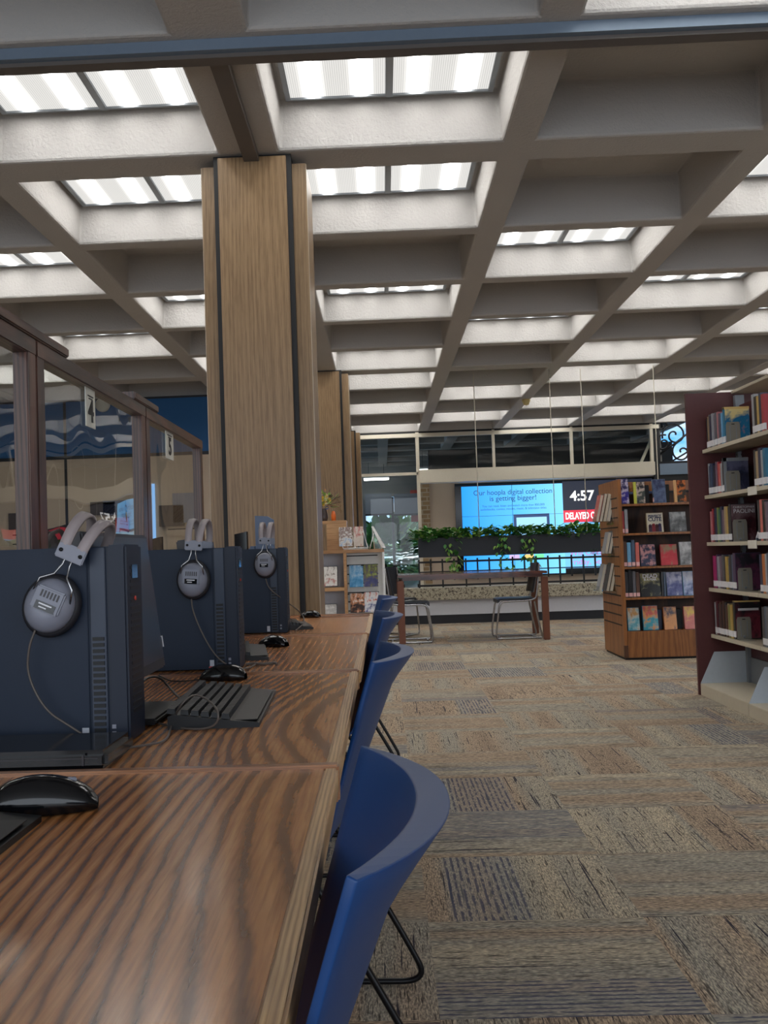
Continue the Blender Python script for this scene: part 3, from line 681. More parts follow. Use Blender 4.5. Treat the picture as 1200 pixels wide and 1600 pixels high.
# ---------------- headphones
def make_headphones():
    t = thing('headphones', '', 'headphones')
    for s, nm in ((0, 'ear_cup'), (1, 'ear_cup')):
        g = MB()
        prof = [(.0, -.030), (.020, -.030), (.030, -.027), (.040, -.018), (.044, -.008), (.044, 0)]
        g.lathe(prof, M['hp_grey'], (0, 0, 0), 'y', 36, .98, 1.1)
        o = g.build(nm, t)
        c_ = MB().lathe([(.030, -.002), (.046, -.002), (.051, .004), (.052, .012), (.048, .021), (.034, .023)], M['hp_dark'], (0, 0, 0), 'y', 36, .98, 1.1).build('cushion', o)
        m_ = MB(); m_.box((-.026, -.035, -.012), (.026, -.024, .030), M['hp_grey'], .003).build('housing', o)
        m_ = MB(); m_.box((-.018, -.0365, -.010), (.018, -.034, .004), M['gloss_black']).build('badge', o)
        MB().box((-.012, -.0372, -.001), (.012, -.0362, .0015), M['label']).box((-.010, -.0372, -.0065), (.004, -.0362, -.0045), M['label']).build('badge_print', o)
        g = MB()
        for k in range(6): g.box((-.016+k*.006, -.0358, .012), (-.013+k*.006, -.0345, .024), M['bezel'])
        g.build('slots', o)
        w = MB(); 
        for sx in (-1, 1): w.tube([(sx*.034, -.018, .016), (sx*.030, -.027, .040), (sx*.012, -.020, .055), (sx*.0065, -.014, .075), (sx*.0065, -.014, .112)], .0019, M['chrome'], 8)
        w.build('wire_yoke', o)
        pl_ = MB(); pl_.box((-.026, -.018, .084), (.026, -.010, .112), M['hp_grey'], .002).build('yoke_plate', o)
        for sx in (-1, 1): MB().lathe([(.0035, -.0205), (.0035, -.018)], M['black'], (sx*.018, 0, .098), 'y', 12).build('rivet', o)
        if s == 1: o.location = (0, .135, 0); o.rotation_euler = (0, 0, math.pi)
    for sx in (-1, 1):
        g = MB(); rows = []
        n = 25
        for k in range(n):
            a = math.pi*k/(n-1); cy, cz = .0675-.0815*math.cos(a), .108+.064*math.sin(a)
            ny, nz = -math.cos(a)*.8, math.sin(a)
            l = math.hypot(ny, nz); ny, nz = ny/l, nz/l
            x0 = sx*(.006+.004*math.sin(a)); x1 = x0+sx*.0195; hw = .003
            rows.append([(x0, cy+ny*hw, cz+nz*hw), ((x0+x1)/2, cy+ny*(hw+.0015), cz+nz*(hw+.0015)), (x1, cy+ny*hw, cz+nz*hw), (x1, cy-ny*hw, cz-nz*hw), (x0, cy-ny*hw, cz-nz*hw)])
        g.grid(rows, M['hp_band'], True, closed=True); g.build('headband', t)
    return t
hp = make_headphones()
hl = ['grey headphones hanging tilted on the nearest black tower', 'grey headphones hanging upright on the middle tower', 'grey headphones hanging on the farthest tower near the pillar']
HP = [atY(80, 946, TP[0].y-.018), atY(302, 906, TP[1].y-.018), atY(414, 882, TP[2].y-.018)]
for i, p in enumerate(HP):
    q_ = hp if i == 0 else copy_tree(hp)
    if i == 0: q_.rotation_euler = (R(-4), R(24), R(2)); q_.scale = (.98,)*3
    if i == 1: q_.rotation_euler = (0, R(4), 0); q_.scale = (.94, 1, .98)
    if i == 2: q_.rotation_euler = (0, R(2), 0); q_.scale = (.92, 1, .98)
    q_.location = (p.x, p.y-.003, p.z); tag(q_, hl[i], 'headphones', 'headphones on the towers')
def smooth(pts, it=3):
    P = [Vector(p) for p in pts]
    for _ in range(it):
        Q = [P[0]]
        for a, b in zip(P, P[1:]): Q += [a*.75+b*.25, a*.25+b*.75]
        Q.append(P[-1]); P = Q
    return P
def cord(pts, rad, label, mat='cable'):
    o = MB().tube(smooth(pts), rad, M[mat], 6).build('cord'); tag(o, label, 'cord'); return o
T = [p.y for p in TP]
cord([atY(55, 985, T[0]-.03), atY(45, 1010, T[0]-.03), atY(42, 1055, T[0]-.02), atY(70, 1110, T[0]-.02), atY(110, 1135, T[0]-.02), atY(145, 1158, T[0]-.02), atZ(175, 1172, ZD+.003), atZ(230, 1164, ZD+.003), atZ(262, 1158, ZD+.003), atZ(268, 1130, ZD+.005), atZ(285, 1095, ZD+.06), atZ(310, 1082, ZD+.06), atZ(345, 1110, ZD+.04), atZ(335, 1140, ZD+.003), atZ(270, 1138, ZD+.003), atZ(208, 1116, ZD+.003)], .0020, 'grey headphone cord hanging down the nearest tower and looping onto the desk')
cord([atY(299, 936, T[1]-.025), atY(301, 955, T[1]-.02), atY(318, 995, T[1]-.015), atY(340, 1030, T[1]-.015), atZ(368, 1046, ZD+.004), atZ(390, 1044, ZD+.004), atZ(402, 1036, ZD+.004)], .0022, 'grey cord hanging from the headphones on the middle tower')
cord([atY(415, 904, T[2]-.025), atY(420, 920, T[2]-.02), atY(440, 935, T[2]-.015), atZ(470, 956, ZD+.07), atZ(478, 972, ZD+.03), atZ(462, 985, ZD+.004)], .0024, 'grey cord curving from the farthest headphones onto its keyboard')
cord([atZ(205, 1086, ZD+.03), atZ(225, 1060, ZD+.05), atZ(248, 1056, ZD+.05), atZ(265, 1075, ZD+.02), atZ(285, 1096, ZD+.01)], .0028, 'black cable arching beneath the nearest monitor to the keyboard', 'black')
cord([atZ(248, 1056, ZD+.01), atZ(270, 1066, ZD+.004), atZ(312, 1062, ZD+.01)], .0022, 'thin black mouse cable running under the nearest monitor', 'black')
cord([atZ(205, 1095, ZD+.003), atZ(222, 1103, ZD+.003), atZ(226, 1112, ZD+.003), atZ(207, 1119, ZD+.003)], .0026, 'short black cable loop on the desk just right of the nearest tower', 'black')
# ---------------- monitors
def make_monitor(w=.50, h=.30):
    t = thing('monitor', '', 'monitor')            # faces +x
    s = MB(); s.box((-.03, -w/2, 0), (0, w/2, h), M['bezel'], .004).build('housing', t)
    MB().box((-.0015, -w/2+.008, .022), (.001, w/2-.008, h-.008), M['screen_off']).build('screen', t)
    MB().box((-.07, -.06, .06), (-.03, .06, .2), M['black'], .01).build('back_cover', t)
    return t
def stand(t, z):
    MB().box((-.075, -.03, -z), (-.05, .03, .12), M['black'], .004).build('neck', t)
    MB().box((-.18, -.12, -z), (.06, .12, -z+.012), M['black'], .004).build('base', t)
mo = make_monitor()
stand(mo, .075)
ml = ['flat dark monitor tilted back right behind the nearest tower', 'dark monitor whose top edge shows above the middle tower']
for i, (y, x) in enumerate(((2.06, -.50), (3.28, -.55))):
    q_ = mo if i == 0 else copy_tree(mo)
    q_.location = (x, y, ZD+.075); q_.rotation_euler = (0, R(-7), 0); tag(q_, ml[i], 'monitor', 'computer monitors')
for ch in [c for c in bpy.data.objects if c.parent and c.parent.name.startswith('monitor') and c.name.split('.')[0] == 'base']: ch.rotation_euler = (0, R(7), 0); ch.location = (0, 0, .004)
MB().box((.001, .246, .045), (.003, .249, .07), M['label']).box((.001, .238, .068), (.003, .249, .07), M['label']).build('tag_sticker', mo)
# monitor behind the farthest tower (turned) and small black panels seen beyond
def slab(name, px, Y, z0, z1, rz, w, label, cat, lean=0.):
    p = atY(px, 850, Y); t = thing(name, label, cat, (p.x, Y, z0), 0, None); t.rotation_euler = (R(-lean), 0, rz)
    h = z1-z0
    g = MB(); g.prism([(-w/2, 0, 0), (w/2, 0, 0), (w/2, 0, h), (-w/2, 0, h-w*.18)], (0, .02, 0), M['gloss_black']); g.build('panel', t)
    MB().box((-w/2-.03, -.03, -.006), (w/2+.03, .08, 0), M['black']).build('base', t); return t
slab('speaker', 90, 3.02, ZD+.008, 1.16, R(-20), .075, 'small glossy black panel speaker seen through the number 4 pane', 'speaker')
slab('speaker', 239, 4.25, ZD+.008, 1.138, R(-20), .075, 'small glossy black panel speaker behind the middle tower, upper left', 'speaker')
slab('speaker', 376, 4.36, ZD+.008, 1.150, R(-12), .055, 'small glossy black panel speaker left of the farthest headphones', 'speaker')
p0 = atY(398, 806, 4.72); p1 = atY(429, 900, 4.72)
t = thing('monitor', 'blue-grey monitor back standing up behind the farthest tower', 'monitor', ((p0.x+p1.x)/2, 4.72, ZD), 0, 'computer monitors')
w = (p1.x-p0.x)/2; pan = plain('monitor_back', srgb(88, 104, 132), .4)
MB().prism([(-w, 0, .05), (w, 0, .05), (w, 0, p0.z-ZD-.02), (w*.4, 0, p0.z-ZD-.004), (-w, 0, p0.z-ZD)], (0, .05, 0), pan).build('housing', t)
MB().box((-w*1.9, .0, .2), (-w*.9, .06, .36), pan, .01).build('back_cover', t); MB().box((-.06, -.02, 0), (.06, .09, .01), M['black']).box((-.02, .01, 0), (.02, .03, .1), M['black']).build('stand', t)
# ---------------- keyboards
def make_keyboard():
    t = thing('keyboard', '', 'keyboard')   # long axis y, typing side +x ; origin at near right bottom corner
    W, L = .165, .44
    MB().prism([(-W, 0, 0), (0, 0, 0), (0, 0, .008), (-.052, 0, .014), (-W+.01, 0, .028), (-W, 0, .024)], (0, L, 0), M['black']).build('body', t)
    ks = MB()
    for row in range(6):
        x = -.062-row*.0185-(.006 if row == 5 else 0); zz = .015+(-(x)-.052)*.125
        g = MB(); y = .012; 
        while y < L-.02:
            if True:
                ll = .016
                g.prism([(x-.0078, y, zz), (x+.0078, y, zz-.002), (x+.0062, y+.001, zz+.0085), (x-.0062, y+.001, zz+.0095)], (0, ll, 0), M['black'])
            y += .0188
        g.build('key_row', t)
    MB().box((-.048, .012, .0125), (-.004, .40, .0135), plain('palmrest', srgb(40, 38, 38), .5)).build('palm_rest', t)
    return t
kb = make_keyboard()
kp = [((405, 1136), 1.03, 2, 'black keyboard with wide palm rest on the second desk, beside the nearest tower'), ((420, 1031), 1., 8, 'black keyboard half hidden by the middle tower'), ((490, 983), .8, 10, 'small-looking black keyboard beside the farthest tower'), ((30, 1325), 1., 0, 'black keyboard edge on the front desk at the left picture edge')]
for i, (p, s_, rz, lab) in enumerate(kp):
    q_ = kb if i == 0 else copy_tree(kb); v = atZ(*p, ZD); q_.location = v; q_.rotation_euler = (0, 0, R(rz)); q_.scale = (s_, s_, 1); tag(q_, lab, 'keyboard', 'keyboards')
    if i == 3: v = atZ(65, 1274, ZD+.008); q_.location = (v.x, v.y-.44, ZD)
# ---------------- mice
def make_mouse(name, L=.115, W=.062, H=.038, red=False):
    t = thing(name, '', 'mouse'); rows = []; n = 16
    for i in range(n+1):
        a = i/n; x = -L/2+L*a; hh = H*max(.04, math.sin(math.pi*min(1, a**.85*.95+.04))**.42); ww = W/2*max(.1, math.sin(math.pi*(a*.92+.04))**.35)
        rows.append([(x, ww*math.cos(b), .002+hh*max(0, math.sin(b))**.8) for b in [math.pi*k/10 for k in range(11)]])
    MB().grid(rows, M['gloss_black'], True, closed=True).build('shell', t)
    MB().box((L*.1, -.004, H*.62), (L*.3, .004, H*.90), M['hp_grey'] if not red else plain('mouse_red', srgb(150, 50, 50), .4), .001).build('wheel', t)
    return t
mm = make_mouse('mouse')
for i, (px, s_, rz, lab) in enumerate((((58, 1298), 1., 175, 'shiny black mouse on the front desk at the left picture edge'), ((345, 1066), 1.05, 172, 'black mouse with a red wheel behind the nearest keyboard'), ((425, 1012), 1., 150, 'dark mouse lying beyond the half-hidden middle keyboard'), ((484, 966), .9, 160, 'dark mouse just behind the farthest keyboard'))):
    q_ = mm if i == 0 else copy_tree(mm); v = atZ(*px, ZD); q_.location = (v.x, v.y+.04, ZD); q_.rotation_euler = (0, 0, R(rz)); q_.scale = (s_,)*3; tag(q_, lab, 'mouse', 'computer mice')
    if i == 0: q_.location = (-.445, 1.315, ZD); q_.rotation_euler = (0, 0, R(14)); q_.scale = (1.15, 1.1, 1.2)
    if i == 1:
        for ch in [c for c in bpy.data.objects if c.parent == q_ and c.name.startswith('wheel')]:
            ch.data = ch.data.copy(); ch.data.materials[0] = plain('mouse_red', srgb(170, 50, 50), .4)
# optical drive
v0 = atZ(150, 1205, ZD)
t = thing('disc_drive', 'glossy black slim box lying in front of the nearest tower', 'disc drive', (v0.x+.012, v0.y+.004, ZD))
MB().box((-.34, 0, 0), (.004, .17, .030), M['gloss_black'], .008).build('body', t)
MB().box((-.34, -.001, .018), (-.01, .001, .0195), M['bezel']).build('front_seam', t)
MB().box((-.034, -.002, .008), (-.031, .001, .024), M['bezel']).build('eject_button', t)
# crumpled cellophane beside tower 1
v = atZ(395, 1040, ZD)
tag(MB().tube(smooth([(0, 0, .004), (.02, .01, .006), (.05, -.01, .004), (.08, .01, .006), (.09, -.005, .004)]), .004, M['cable'], 6).build('cable_tie', loc=(v.x-.02, v.y, ZD)), 'small curled bit of cable on the desk right of the middle tower', 'cable')
# ================================================================== BLUE CHAIRS
def make_blue_chair():
    t = thing('stacking_chair', '', 'chair')     # faces local -x ; origin on floor under seat centre
    nu, rows_i, rows_o = 25, [], []
    prof = []   # (x, z, halfwidth, wrap, thickness)
    for k in range(9): # seat front to back
        a = k/8; prof.append((-.24+.335*a, .445+.012*(1-a)**3*-2+.0-.012*math.sin(math.pi*a), .215+.01*a, 0., .008))
    for k in range(1, 7):
        a = k/6*R(70); prof.append((.095+.075*math.sin(a), .445+.075*(1-math.cos(a)), .225, .022*k/6, .008))
    zb, zt = .445+.075*(1-math.cos(R(70))), .83; xb = .095+.075*math.sin(R(70))
    for k in range(1, 15):
        a = k/14; z = zb+(zt-zb)*a; x = xb+.135*a
        th = .008 if a < .80 else .008+(a-.80)/.20*.022
        prof.append((x, z, .222+.012*a-.03*math.sin(math.pi*a)*.6, .022+.033*a, th))
    for (x, z, hw, wrap, th) in prof:
        ri, ro = [], []
        for j in range(nu):
            s_ = -1+2*j/(nu-1); back = wrap > 0
            off = wrap*(abs(s_)**2.1)
            lift = .02*abs(s_)**3 if not back else 0
            topdip = 0
            y = hw*s_; tt = .009+(th-.008)*(1-abs(s_)**2.5)
            if back:
                # normal in plan
                dx = wrap*2.1*abs(s_)**1.1*(1 if s_ > 0 else -1)/hw; nx, ny = 1/math.hypot(1, dx), dx/math.hypot(1, dx)
                ri.append((x-off, y, z)); ro.append((x-off+nx*tt, y+ny*tt, z-(th-.008)*.15))
            else:
                ri.append((x, y, z+lift)); ro.append((x, y, z+lift-.009))
        rows_i.append(ri); rows_o.append(ro)
    g = MB(); loops = [a+b[::-1] for a, b in zip(rows_i, rows_o)]
    g.grid(loops, M['blue_chair'], True, closed=True)
    n = len(loops[0])
    for L_ in (loops[0], loops[-1]):
        h = n//2; fs = [(k, k+1, n-2-k, n-1-k) for k in range(h-1)]
        g.add(L_, fs, M['blue_chair'], False)
    o = g.build('seat_shell', t, merge=True, bevel=.003)
    for s_ in (-1, 1):
        y = s_*.235
        pts = smooth([(-.20, s_*.20, .425), (-.20, s_*.225, .42), (-.25, y, .20), (-.285, y, .010), (-.20, y, .010), (.20, y, .010), (.335, y, .010), (.29, y, .10), (.16, y, .33), (.10, s_*.215, .415), (.03, s_*.20, .428)], 3)
        MB().tube(pts, .0075, M['blackmetal'], 8).build('sled_leg', t)
    MB().tube([(-.18, -.21, .42), (-.18, .21, .42)], .007, M['blackmetal'], 8).tube([(.08, -.21, .418), (.08, .21, .418)], .007, M['blackmetal'], 8).build('crossbar', t)
    MB().box((-.16, -.17, .418), (.10, .17, .432), M['black'], .004).build('seat_pan', t)
    return t
bc = make_blue_chair()
cl = ['royal-blue plastic chair nearest the camera, large in the foreground', 'blue plastic chair second from the camera, tucked at the desk', 'blue plastic chair third from the camera, tucked at the desk', 'farthest blue plastic chair, tucked in before the magazine stand']
for i, (y, rz) in enumerate(((.94, 0), (2.29, -2), (3.57, 3), (4.88, 2))):
    q_ = bc if i == 0 else copy_tree(bc)
    q_.location = (-.27-(.009 if i == 0 else 0), y, 0); q_.rotation_euler = (0, 0, R(rz)); tag(q_, cl[i], 'chair', 'blue stacking chairs along the desks')
# ================================================================== TABLE AND ITS CHAIRS
t = thing('reading_table', 'long dark cherry-wood table standing before the stone ledge', 'table', (.98, 11.9, 0))
tw_, td = .80, .45
MB().box((-tw_-.03, -td, .735), (tw_+.03, td, .765), M['table'], .004).build('tabletop', t)
MB().box((-tw_+.02, -td+.02, .70), (tw_-.02, td-.02, .735), M['table']).build('apron', t)
lw = plain('leg_wood', srgb(112, 66, 46), .4)
for sx in (-1, 1):
    for sy in (-1, 1): MB().box((sx*tw_-.036, sy*(td-.04)-.036, 0), (sx*tw_+.036, sy*(td-.04)+.036, .70), lw, .006).build('leg', t)
def make_black_chair():
    t = thing('sled_chair', '', 'chair')     # faces +x
    rows_i = []
    g = MB()
    g.box((-.20, -.22, .44), (.20, .22, .46), M['chairblack'], .008); g.prism([(.19, -.22, .46), (.225, -.22, .45), (.225, -.22, .41), (.20, -.22, .425)], (0, .44, 0), M['chairblack']); g.build('seat', t)
    rows = []
    for k in range(8):
        z = .52+.33*k/7; rows.append([(-.21-.07*k/7-.0+.05*(abs(s_/6)**2), s_/6*.22, z) for s_ in range(-6, 7)])
    lo = [r_+[(x-.012, y, z) for (x, y, z) in r_[::-1]] for r_ in rows]
    b = MB().grid(lo, M['chairblack'], True, closed=True); b.build('backrest', t)
    for s_ in (-1, 1):
        y = s_*.23
        pts = smooth([(-.26, y, .84), (-.22, y, .50), (-.19, y, .43), (.14, y, .43), (.20, y, .41), (.22, y, .30), (.26, y, .012), (.20, y, .012), (-.22, y, .012), (-.27, y, .012), (-.24, y, .12), (-.19, y, .42)], 3)
        MB().tube(pts, .011, M['chrome'], 8).build('sled_leg', t)
    for x_ in (-.20, .2): MB().tube([(x_, -.23, .012), (x_, .23, .012)], .01, M['chrome'], 8).build('crossbar', t)
    return t
k1 = make_black_chair(); k1.location = (.27, 11.72, 0); tag(k1, 'black chair with chrome sled legs at the left end of the reading table', 'chair', 'chairs at the reading table')
k2 = copy_tree(k1); k2.location = (1.49, 11.85, 0); k2.rotation_euler = (0, 0, math.pi); tag(k2, 'black chair with chrome sled legs at the right end of the reading table', 'chair', 'chairs at the reading table')
# ================================================================== BOOKS
PAL = dict(grey=(96, 98, 104), charcoal=(52, 54, 60), tan=(170, 148, 112), navy=(40, 48, 78), mauve=(122, 100, 112), pink=(186, 120, 124), blue=(52, 108, 158), teal=(22, 112, 146), white=(200, 202, 206), slate=(70, 88, 112), purple=(70, 50, 84),
           red=(168, 50, 58), salmon=(206, 108, 98), maroon=(92, 36, 44), olive=(124, 132, 60), gold=(190, 160, 84), magenta=(176, 48, 110), brown=(88, 62, 48), black=(28, 28, 32), orange=(196, 116, 56), silver=(158, 162, 168), green=(60, 110, 80), sky=(110, 170, 210))
def bm_(c): return plain('jacket_'+c, srgb(*PAL[c]), .35, coat=.3, var=.18)
def book(c, T_, H, D, loc, label, group, rz=0., lab='label', face=None, rot=None, name='book'):
    """spine faces local -x, thickness along y (0..T_), cover (near side) faces -y"""
    t = thing(name, label, 'book', loc, rz, group)
    if rot: t.rotation_euler = rot
    j = bm_(c)
    MB().box((0, 0, 0), (D, .003, H), j).box((0, T_-.003, 0), (D, T_, H), j).box((0, .003, 0), (.004, T_-.003, H), j).build('cover', t)
    MB().box((.004, .003, .003), (D-.004, T_-.003, H-.003), M['paper']).build('pages', t)
    if lab: MB().box((-.0008, .0005, .012), (0, T_-.0005, .05), M[lab]).box((0, -.0008, .012), (.012, 0, .05), M[lab]).build('spine_label', t)
    if face: MB().box((.004, -.0012, .004), (D-.002, 0, H-.004), face).build('front_art', t)
    return t
# ---------------- maroon ended metal bookcase (right)
XB, YE = 2.112, 7.04
XS = 2.20
bcse = thing('metal_bookcase', 'tall cream steel bookcase with a maroon end panel at the right edge', 'bookcase', (XS+.25, YE, 0))
zt = atY(1073, 615, YE).z
ox = XS+.25
MB().box((XB-ox-.01, .0, 0), (.55, .03, zt), M['maroon'], .002).build('end_panel', bcse)
YN = 5.21; SZ = []
for (px, py) in ((1103, 708), (1106.6, 779.6), (1109.8, 852.7), (1113.7, 923.9), (1116.4, 996.5)): SZ.append(atY(px, py, YE-.03).z)
for u_ in range(2):
    y1 = YE-u_*.915; y0 = y1-.915
    for z in SZ:
        g = MB(); g.box((XS-ox, y0-YE+.004, z), (-.02, y1-YE-.004, z+.018), M['shelf_metal'], .002)
        g.box((XS-ox-.002, y0-YE+.004, z), (XS-ox+.012, y1-YE-.004, z+.024), M['cream_metal']); g.build('shelf', bcse)
    MB().box((XB-ox, y0-YE+.004, 0), (.0, y1-YE-.004, .08), M['cream_metal'], .003).build('base', bcse)
    bk = MB(); bk.prism([(XB-ox+.0, y1-YE-.012, .08), (XB-ox+.10, y1-YE-.012, .29), (-.03, y1-YE-.012, .29), (-.03, y1-YE-.012, .08)], (0, .004, 0), plain('bracket_grey', srgb(186, 196, 206), .5)); bk.build('base_bracket', bcse)
    MB().box((-.03, y1-YE-.05-(0 if u_ else 0), .0), (.03, y1-YE-.01, zt-.03), M['grey_metal']).build('upright', bcse)
    g = MB(); z = .35
    while z < zt-.1: g.box((-.0315, y1-YE-.034, z), (-.0299, y1-YE-.027, z+.014), M['black']); g.box((-.008, y1-YE-.0512, z), (.008, y1-YE-.0498, z+.014), M['black']); z += .06
    g.build('slots', bcse)
    MB().box((-.012, y0-YE+.01, .08), (.012, y1-YE-.01, .25), M['grey_metal']).box((-.005, y0-YE+.01, .25), (.005, y1-YE-.01, zt-.1), M['maroon']).build('back_panel', bcse)
MB().box((-.04, YN-YE, zt-.015), (.30, -.001, zt+.005), M['cream_metal'], .002).build('canopy', bcse)
for k, (z, yy) in enumerate(((SZ[1], 6.06), (SZ[2], 6.10))): MB().box((XS-ox-.006, yy-YE, z-.02), (XS-ox-.002, yy-YE+.14, z+.03), M['plastic_white']).build('label_holder', bcse)
S1 = [['charcoal', 'tan', 'grey', 'navy', 'silver', 'mauve', 'grey', 'pink', 'mauve', 'slate', 'sky', 'teal'],
      ['silver', 'slate', 'slate', 'navy', 'charcoal', 'purple', 'mauve', 'red', 'salmon', 'silver', 'silver', 'charcoal'],
      ['pink', 'red', 'maroon', 'navy', 'olive', 'green', 'navy', 'mauve', 'tan', 'gold', 'charcoal', 'black'],
      ['magenta', 'magenta', 'purple', 'silver', 'mauve', 'grey', 'charcoal', 'gold', 'grey', 'charcoal', 'slate', 'purple'],
      ['silver', 'maroon', 'charcoal', 'brown', 'black', 'brown', 'charcoal', 'brown', 'tan', 'olive', 'gold', 'black']]
fa = [art('teal', [srgb(206, 110, 100), srgb(20, 116, 156), srgb(24, 104, 150), srgb(232, 214, 150)], 7), art('night', [srgb(18, 22, 40), srgb(34, 40, 66), srgb(90, 92, 120)], 9), art('dragon', [srgb(30, 26, 32), srgb(70, 30, 36), srgb(120, 96, 100)], 8),
      art('plum', [srgb(40, 24, 48), srgb(96, 40, 74), srgb(26, 24, 34)], 9), art('crime', [srgb(40, 16, 26), srgb(120, 40, 56), srgb(24, 20, 26)], 8)]
U2 = [['silver', 'black', 'gold', 'navy', 'red'], ['charcoal', 'tan', 'navy', 'silver', 'teal'], ['charcoal', 'salmon', 'black', 'mauve'], ['navy', 'orange', 'silver', 'slate'], ['charcoal', 'slate', 'grey', 'brown']]
heights = [.235, .225, .24, .235, .24]
AD = {'grey': 'mid grey', 'silver': 'silvery'}
for r_, z in enumerate(SZ):
    random.seed(40+r_)
    cx = [(1131, 660), (1131, 735), (1141, 800), (1149, 880), (1147, 950)][r_]
    yc = atX(cx[0], cx[1], XS+.02).y; yend = YE-.03; n = len(S1[r_]); ths = [random.uniform(.8, 1.25) for _ in range(n)]; sc_ = (yend-yc)/sum(ths)
    y = yend
    for i, c_ in enumerate(S1[r_]):
        T_ = ths[i]*sc_; y -= T_; last = i == n-1; H = heights[r_]*(random.uniform(.86, .97) if not last else 1.)
        lab = f'{AD.get(c_, c_)} book, {ORD[i]} from the maroon panel, {ORD[r_]} shelf down of the steel bookcase' if not last else f'{["teal-blue","black silver-edged","black Paolini-lettered" if 0 else "black white-lettered","dark purple","dark red-covered"][r_]} book facing out behind the metal bookend, {ORD[r_]} shelf down'
        b_ = book(c_, T_-.001, H, .15 if not last else .16, (XS+.018+random.uniform(0, .008), y, z+.024), lab, 'books beside the maroon panel', lab='label', face=fa[r_] if last else None)
        if last:
            if r_ == 2:
                text_mesh('CHRISTOPHER', .019, M['label'], 'cover_text', b_, (.085, -.003, H-.022), FR, sx=1.1); text_mesh('PAOLINI', .036, M['label'], 'cover_text', b_, (.085, -.003, H-.048), FR)
            if r_ == 4: MB().box((.02, -.002, H-.06), (.15, -.001, H-.045), M['label']).build('title_band', b_)
            if r_ in (0,): MB().box((0, -.002, H-.012), (.16, T_-.002, H+.003), plain('yellow_edge', srgb(222, 190, 120), .5)).build('top_edge', b_)
            if r_ == 4: MB().box((0, -.002, H-.006), (.16, T_-.002, H+.003), plain('yellow_edge', srgb(222, 190, 120), .5)).build('top_edge', b_)
            if r_ == 1: MB().box((0, -.003, H-.022), (.16, -.0012, H), M['grey_metal']).box((0, -.003, 0), (.02, -.0012, H), M['grey_metal']).build('silver_border', b_)
    # bookend
    be = thing('bookend', f'grey metal bookend holding the {ORD[r_]} shelf row of the steel bookcase', 'bookend', (XS+.075, y-.006, z+.019), 0, 'grey metal bookends')
    pts = [(-.045, 0, 0), (.045, 0, 0), (.045, 0, .125), (.038, 0, .145), (-.038, 0, .145), (-.045, 0, .125)]
    MB().prism(pts, (0, .003, 0), M['bookend']).build('plate', be); MB().box((-.045, -.09, 0), (.045, .0, .0025), M['bookend']).build('foot', be)
    MB().box((-.010, -.001, .128), (.010, 0, .133), M['black']).build('slot', be)
    MB().box((-.022, -.002, .02), (-.018, 0, .12), M['grey_metal']).box((.018, -.002, .02), (.022, 0, .12), M['grey_metal']).build('rib', be)
    MB().lathe([(.008, 0), (.008, -.004)], M['grey_metal'], (0, 0, .02), 'y', 14).build('clip', be)
    # second group
    cx2 = [(1178, 690), (1180, 750), (1187, 850), (1190, 930), (1193, 1000)][r_]
    y = atX(cx2[0], cx2[1], XS+.02).y+.0
    for i, c_ in enumerate(U2[r_]):
        T_ = random.uniform(.026, .046); y -= T_
        book(c_, T_-.001, heights[r_]*random.uniform(.92, 1.02), .15, (XS+.016, y, z+.024), f'{AD.get(c_, c_)} book at right picture edge, {ORD[i]} after the gap, {ORD[r_]} shelf down', 'books at the right picture edge')
# leaning blue-grey book on third shelf
o = book('slate', .02, .21, .14, (XS+.10, yend-.62, SZ[2]+.03), 'slate leaning book against the bookend gap, third shelf down', None, rot=(R(0), R(20), 0)); o.location.z += .002
# ---------------- wooden display shelf
XD, YDs = 2.118, 9.234
ds = thing('display_bookcase', 'orange-oak display bookcase with slatted side and five face-out shelves', 'bookcase', (XD+.5, YDs, 0))
zt2 = atY(962, 749, YDs).z; W2, D2 = 1.0, .82
sy = lambda px, py: atY(px, py, YDs+.01).z
Z5 = [sy(970, 787.8), sy(972, 833.8), sy(976, 886), sy(980, 934), sy(984, 986.6)]
MB().box((-.5, 0, .02), (-.47, D2, zt2), M['display'], .003).build('side_panel', ds)
g = MB(); z = .30
while z < zt2-.12: g.box((-.504, .06, z), (-.499, D2-.04, z+.012), M['dark']); z += .088
g.build('slat_groove', ds)
MB().box((.47, 0, .02), (.5, D2, zt2), M['display'], .003).build('side_panel', ds)
MB().box((-.47, .38, .02), (.47, .40, zt2-.12), mat_wood('display_back', srgb(58, 32, 16), srgb(82, 48, 24), srgb(96, 58, 30), 'z', 6., .5, 0., rnd=False)).build('back_panel', ds)
MB().box((-.47, .33, zt2-.10), (.47, .40, zt2-.01), M['display']).build('top_rail', ds)
for z in Z5[:-1]: MB().box((-.47, .004, z-.02), (.47, .38, z), M['display'], .002).build('shelf', ds)
MB().box((-.47, -.006, .02), (.5, .38, Z5[4]), M['display'], .002).build('base', ds)
MB().box((-.49, .02, 0), (.49, D2-.02, .022), M['dark']).build('plinth', ds)
MB().box((-.504, -.007, .02), (-.468, .02, .13), plain('corner_dark', srgb(84, 50, 26), .5)).build('corner_block', ds)
def dx_(px, y=840): return atY(px, y, YDs+.06).x
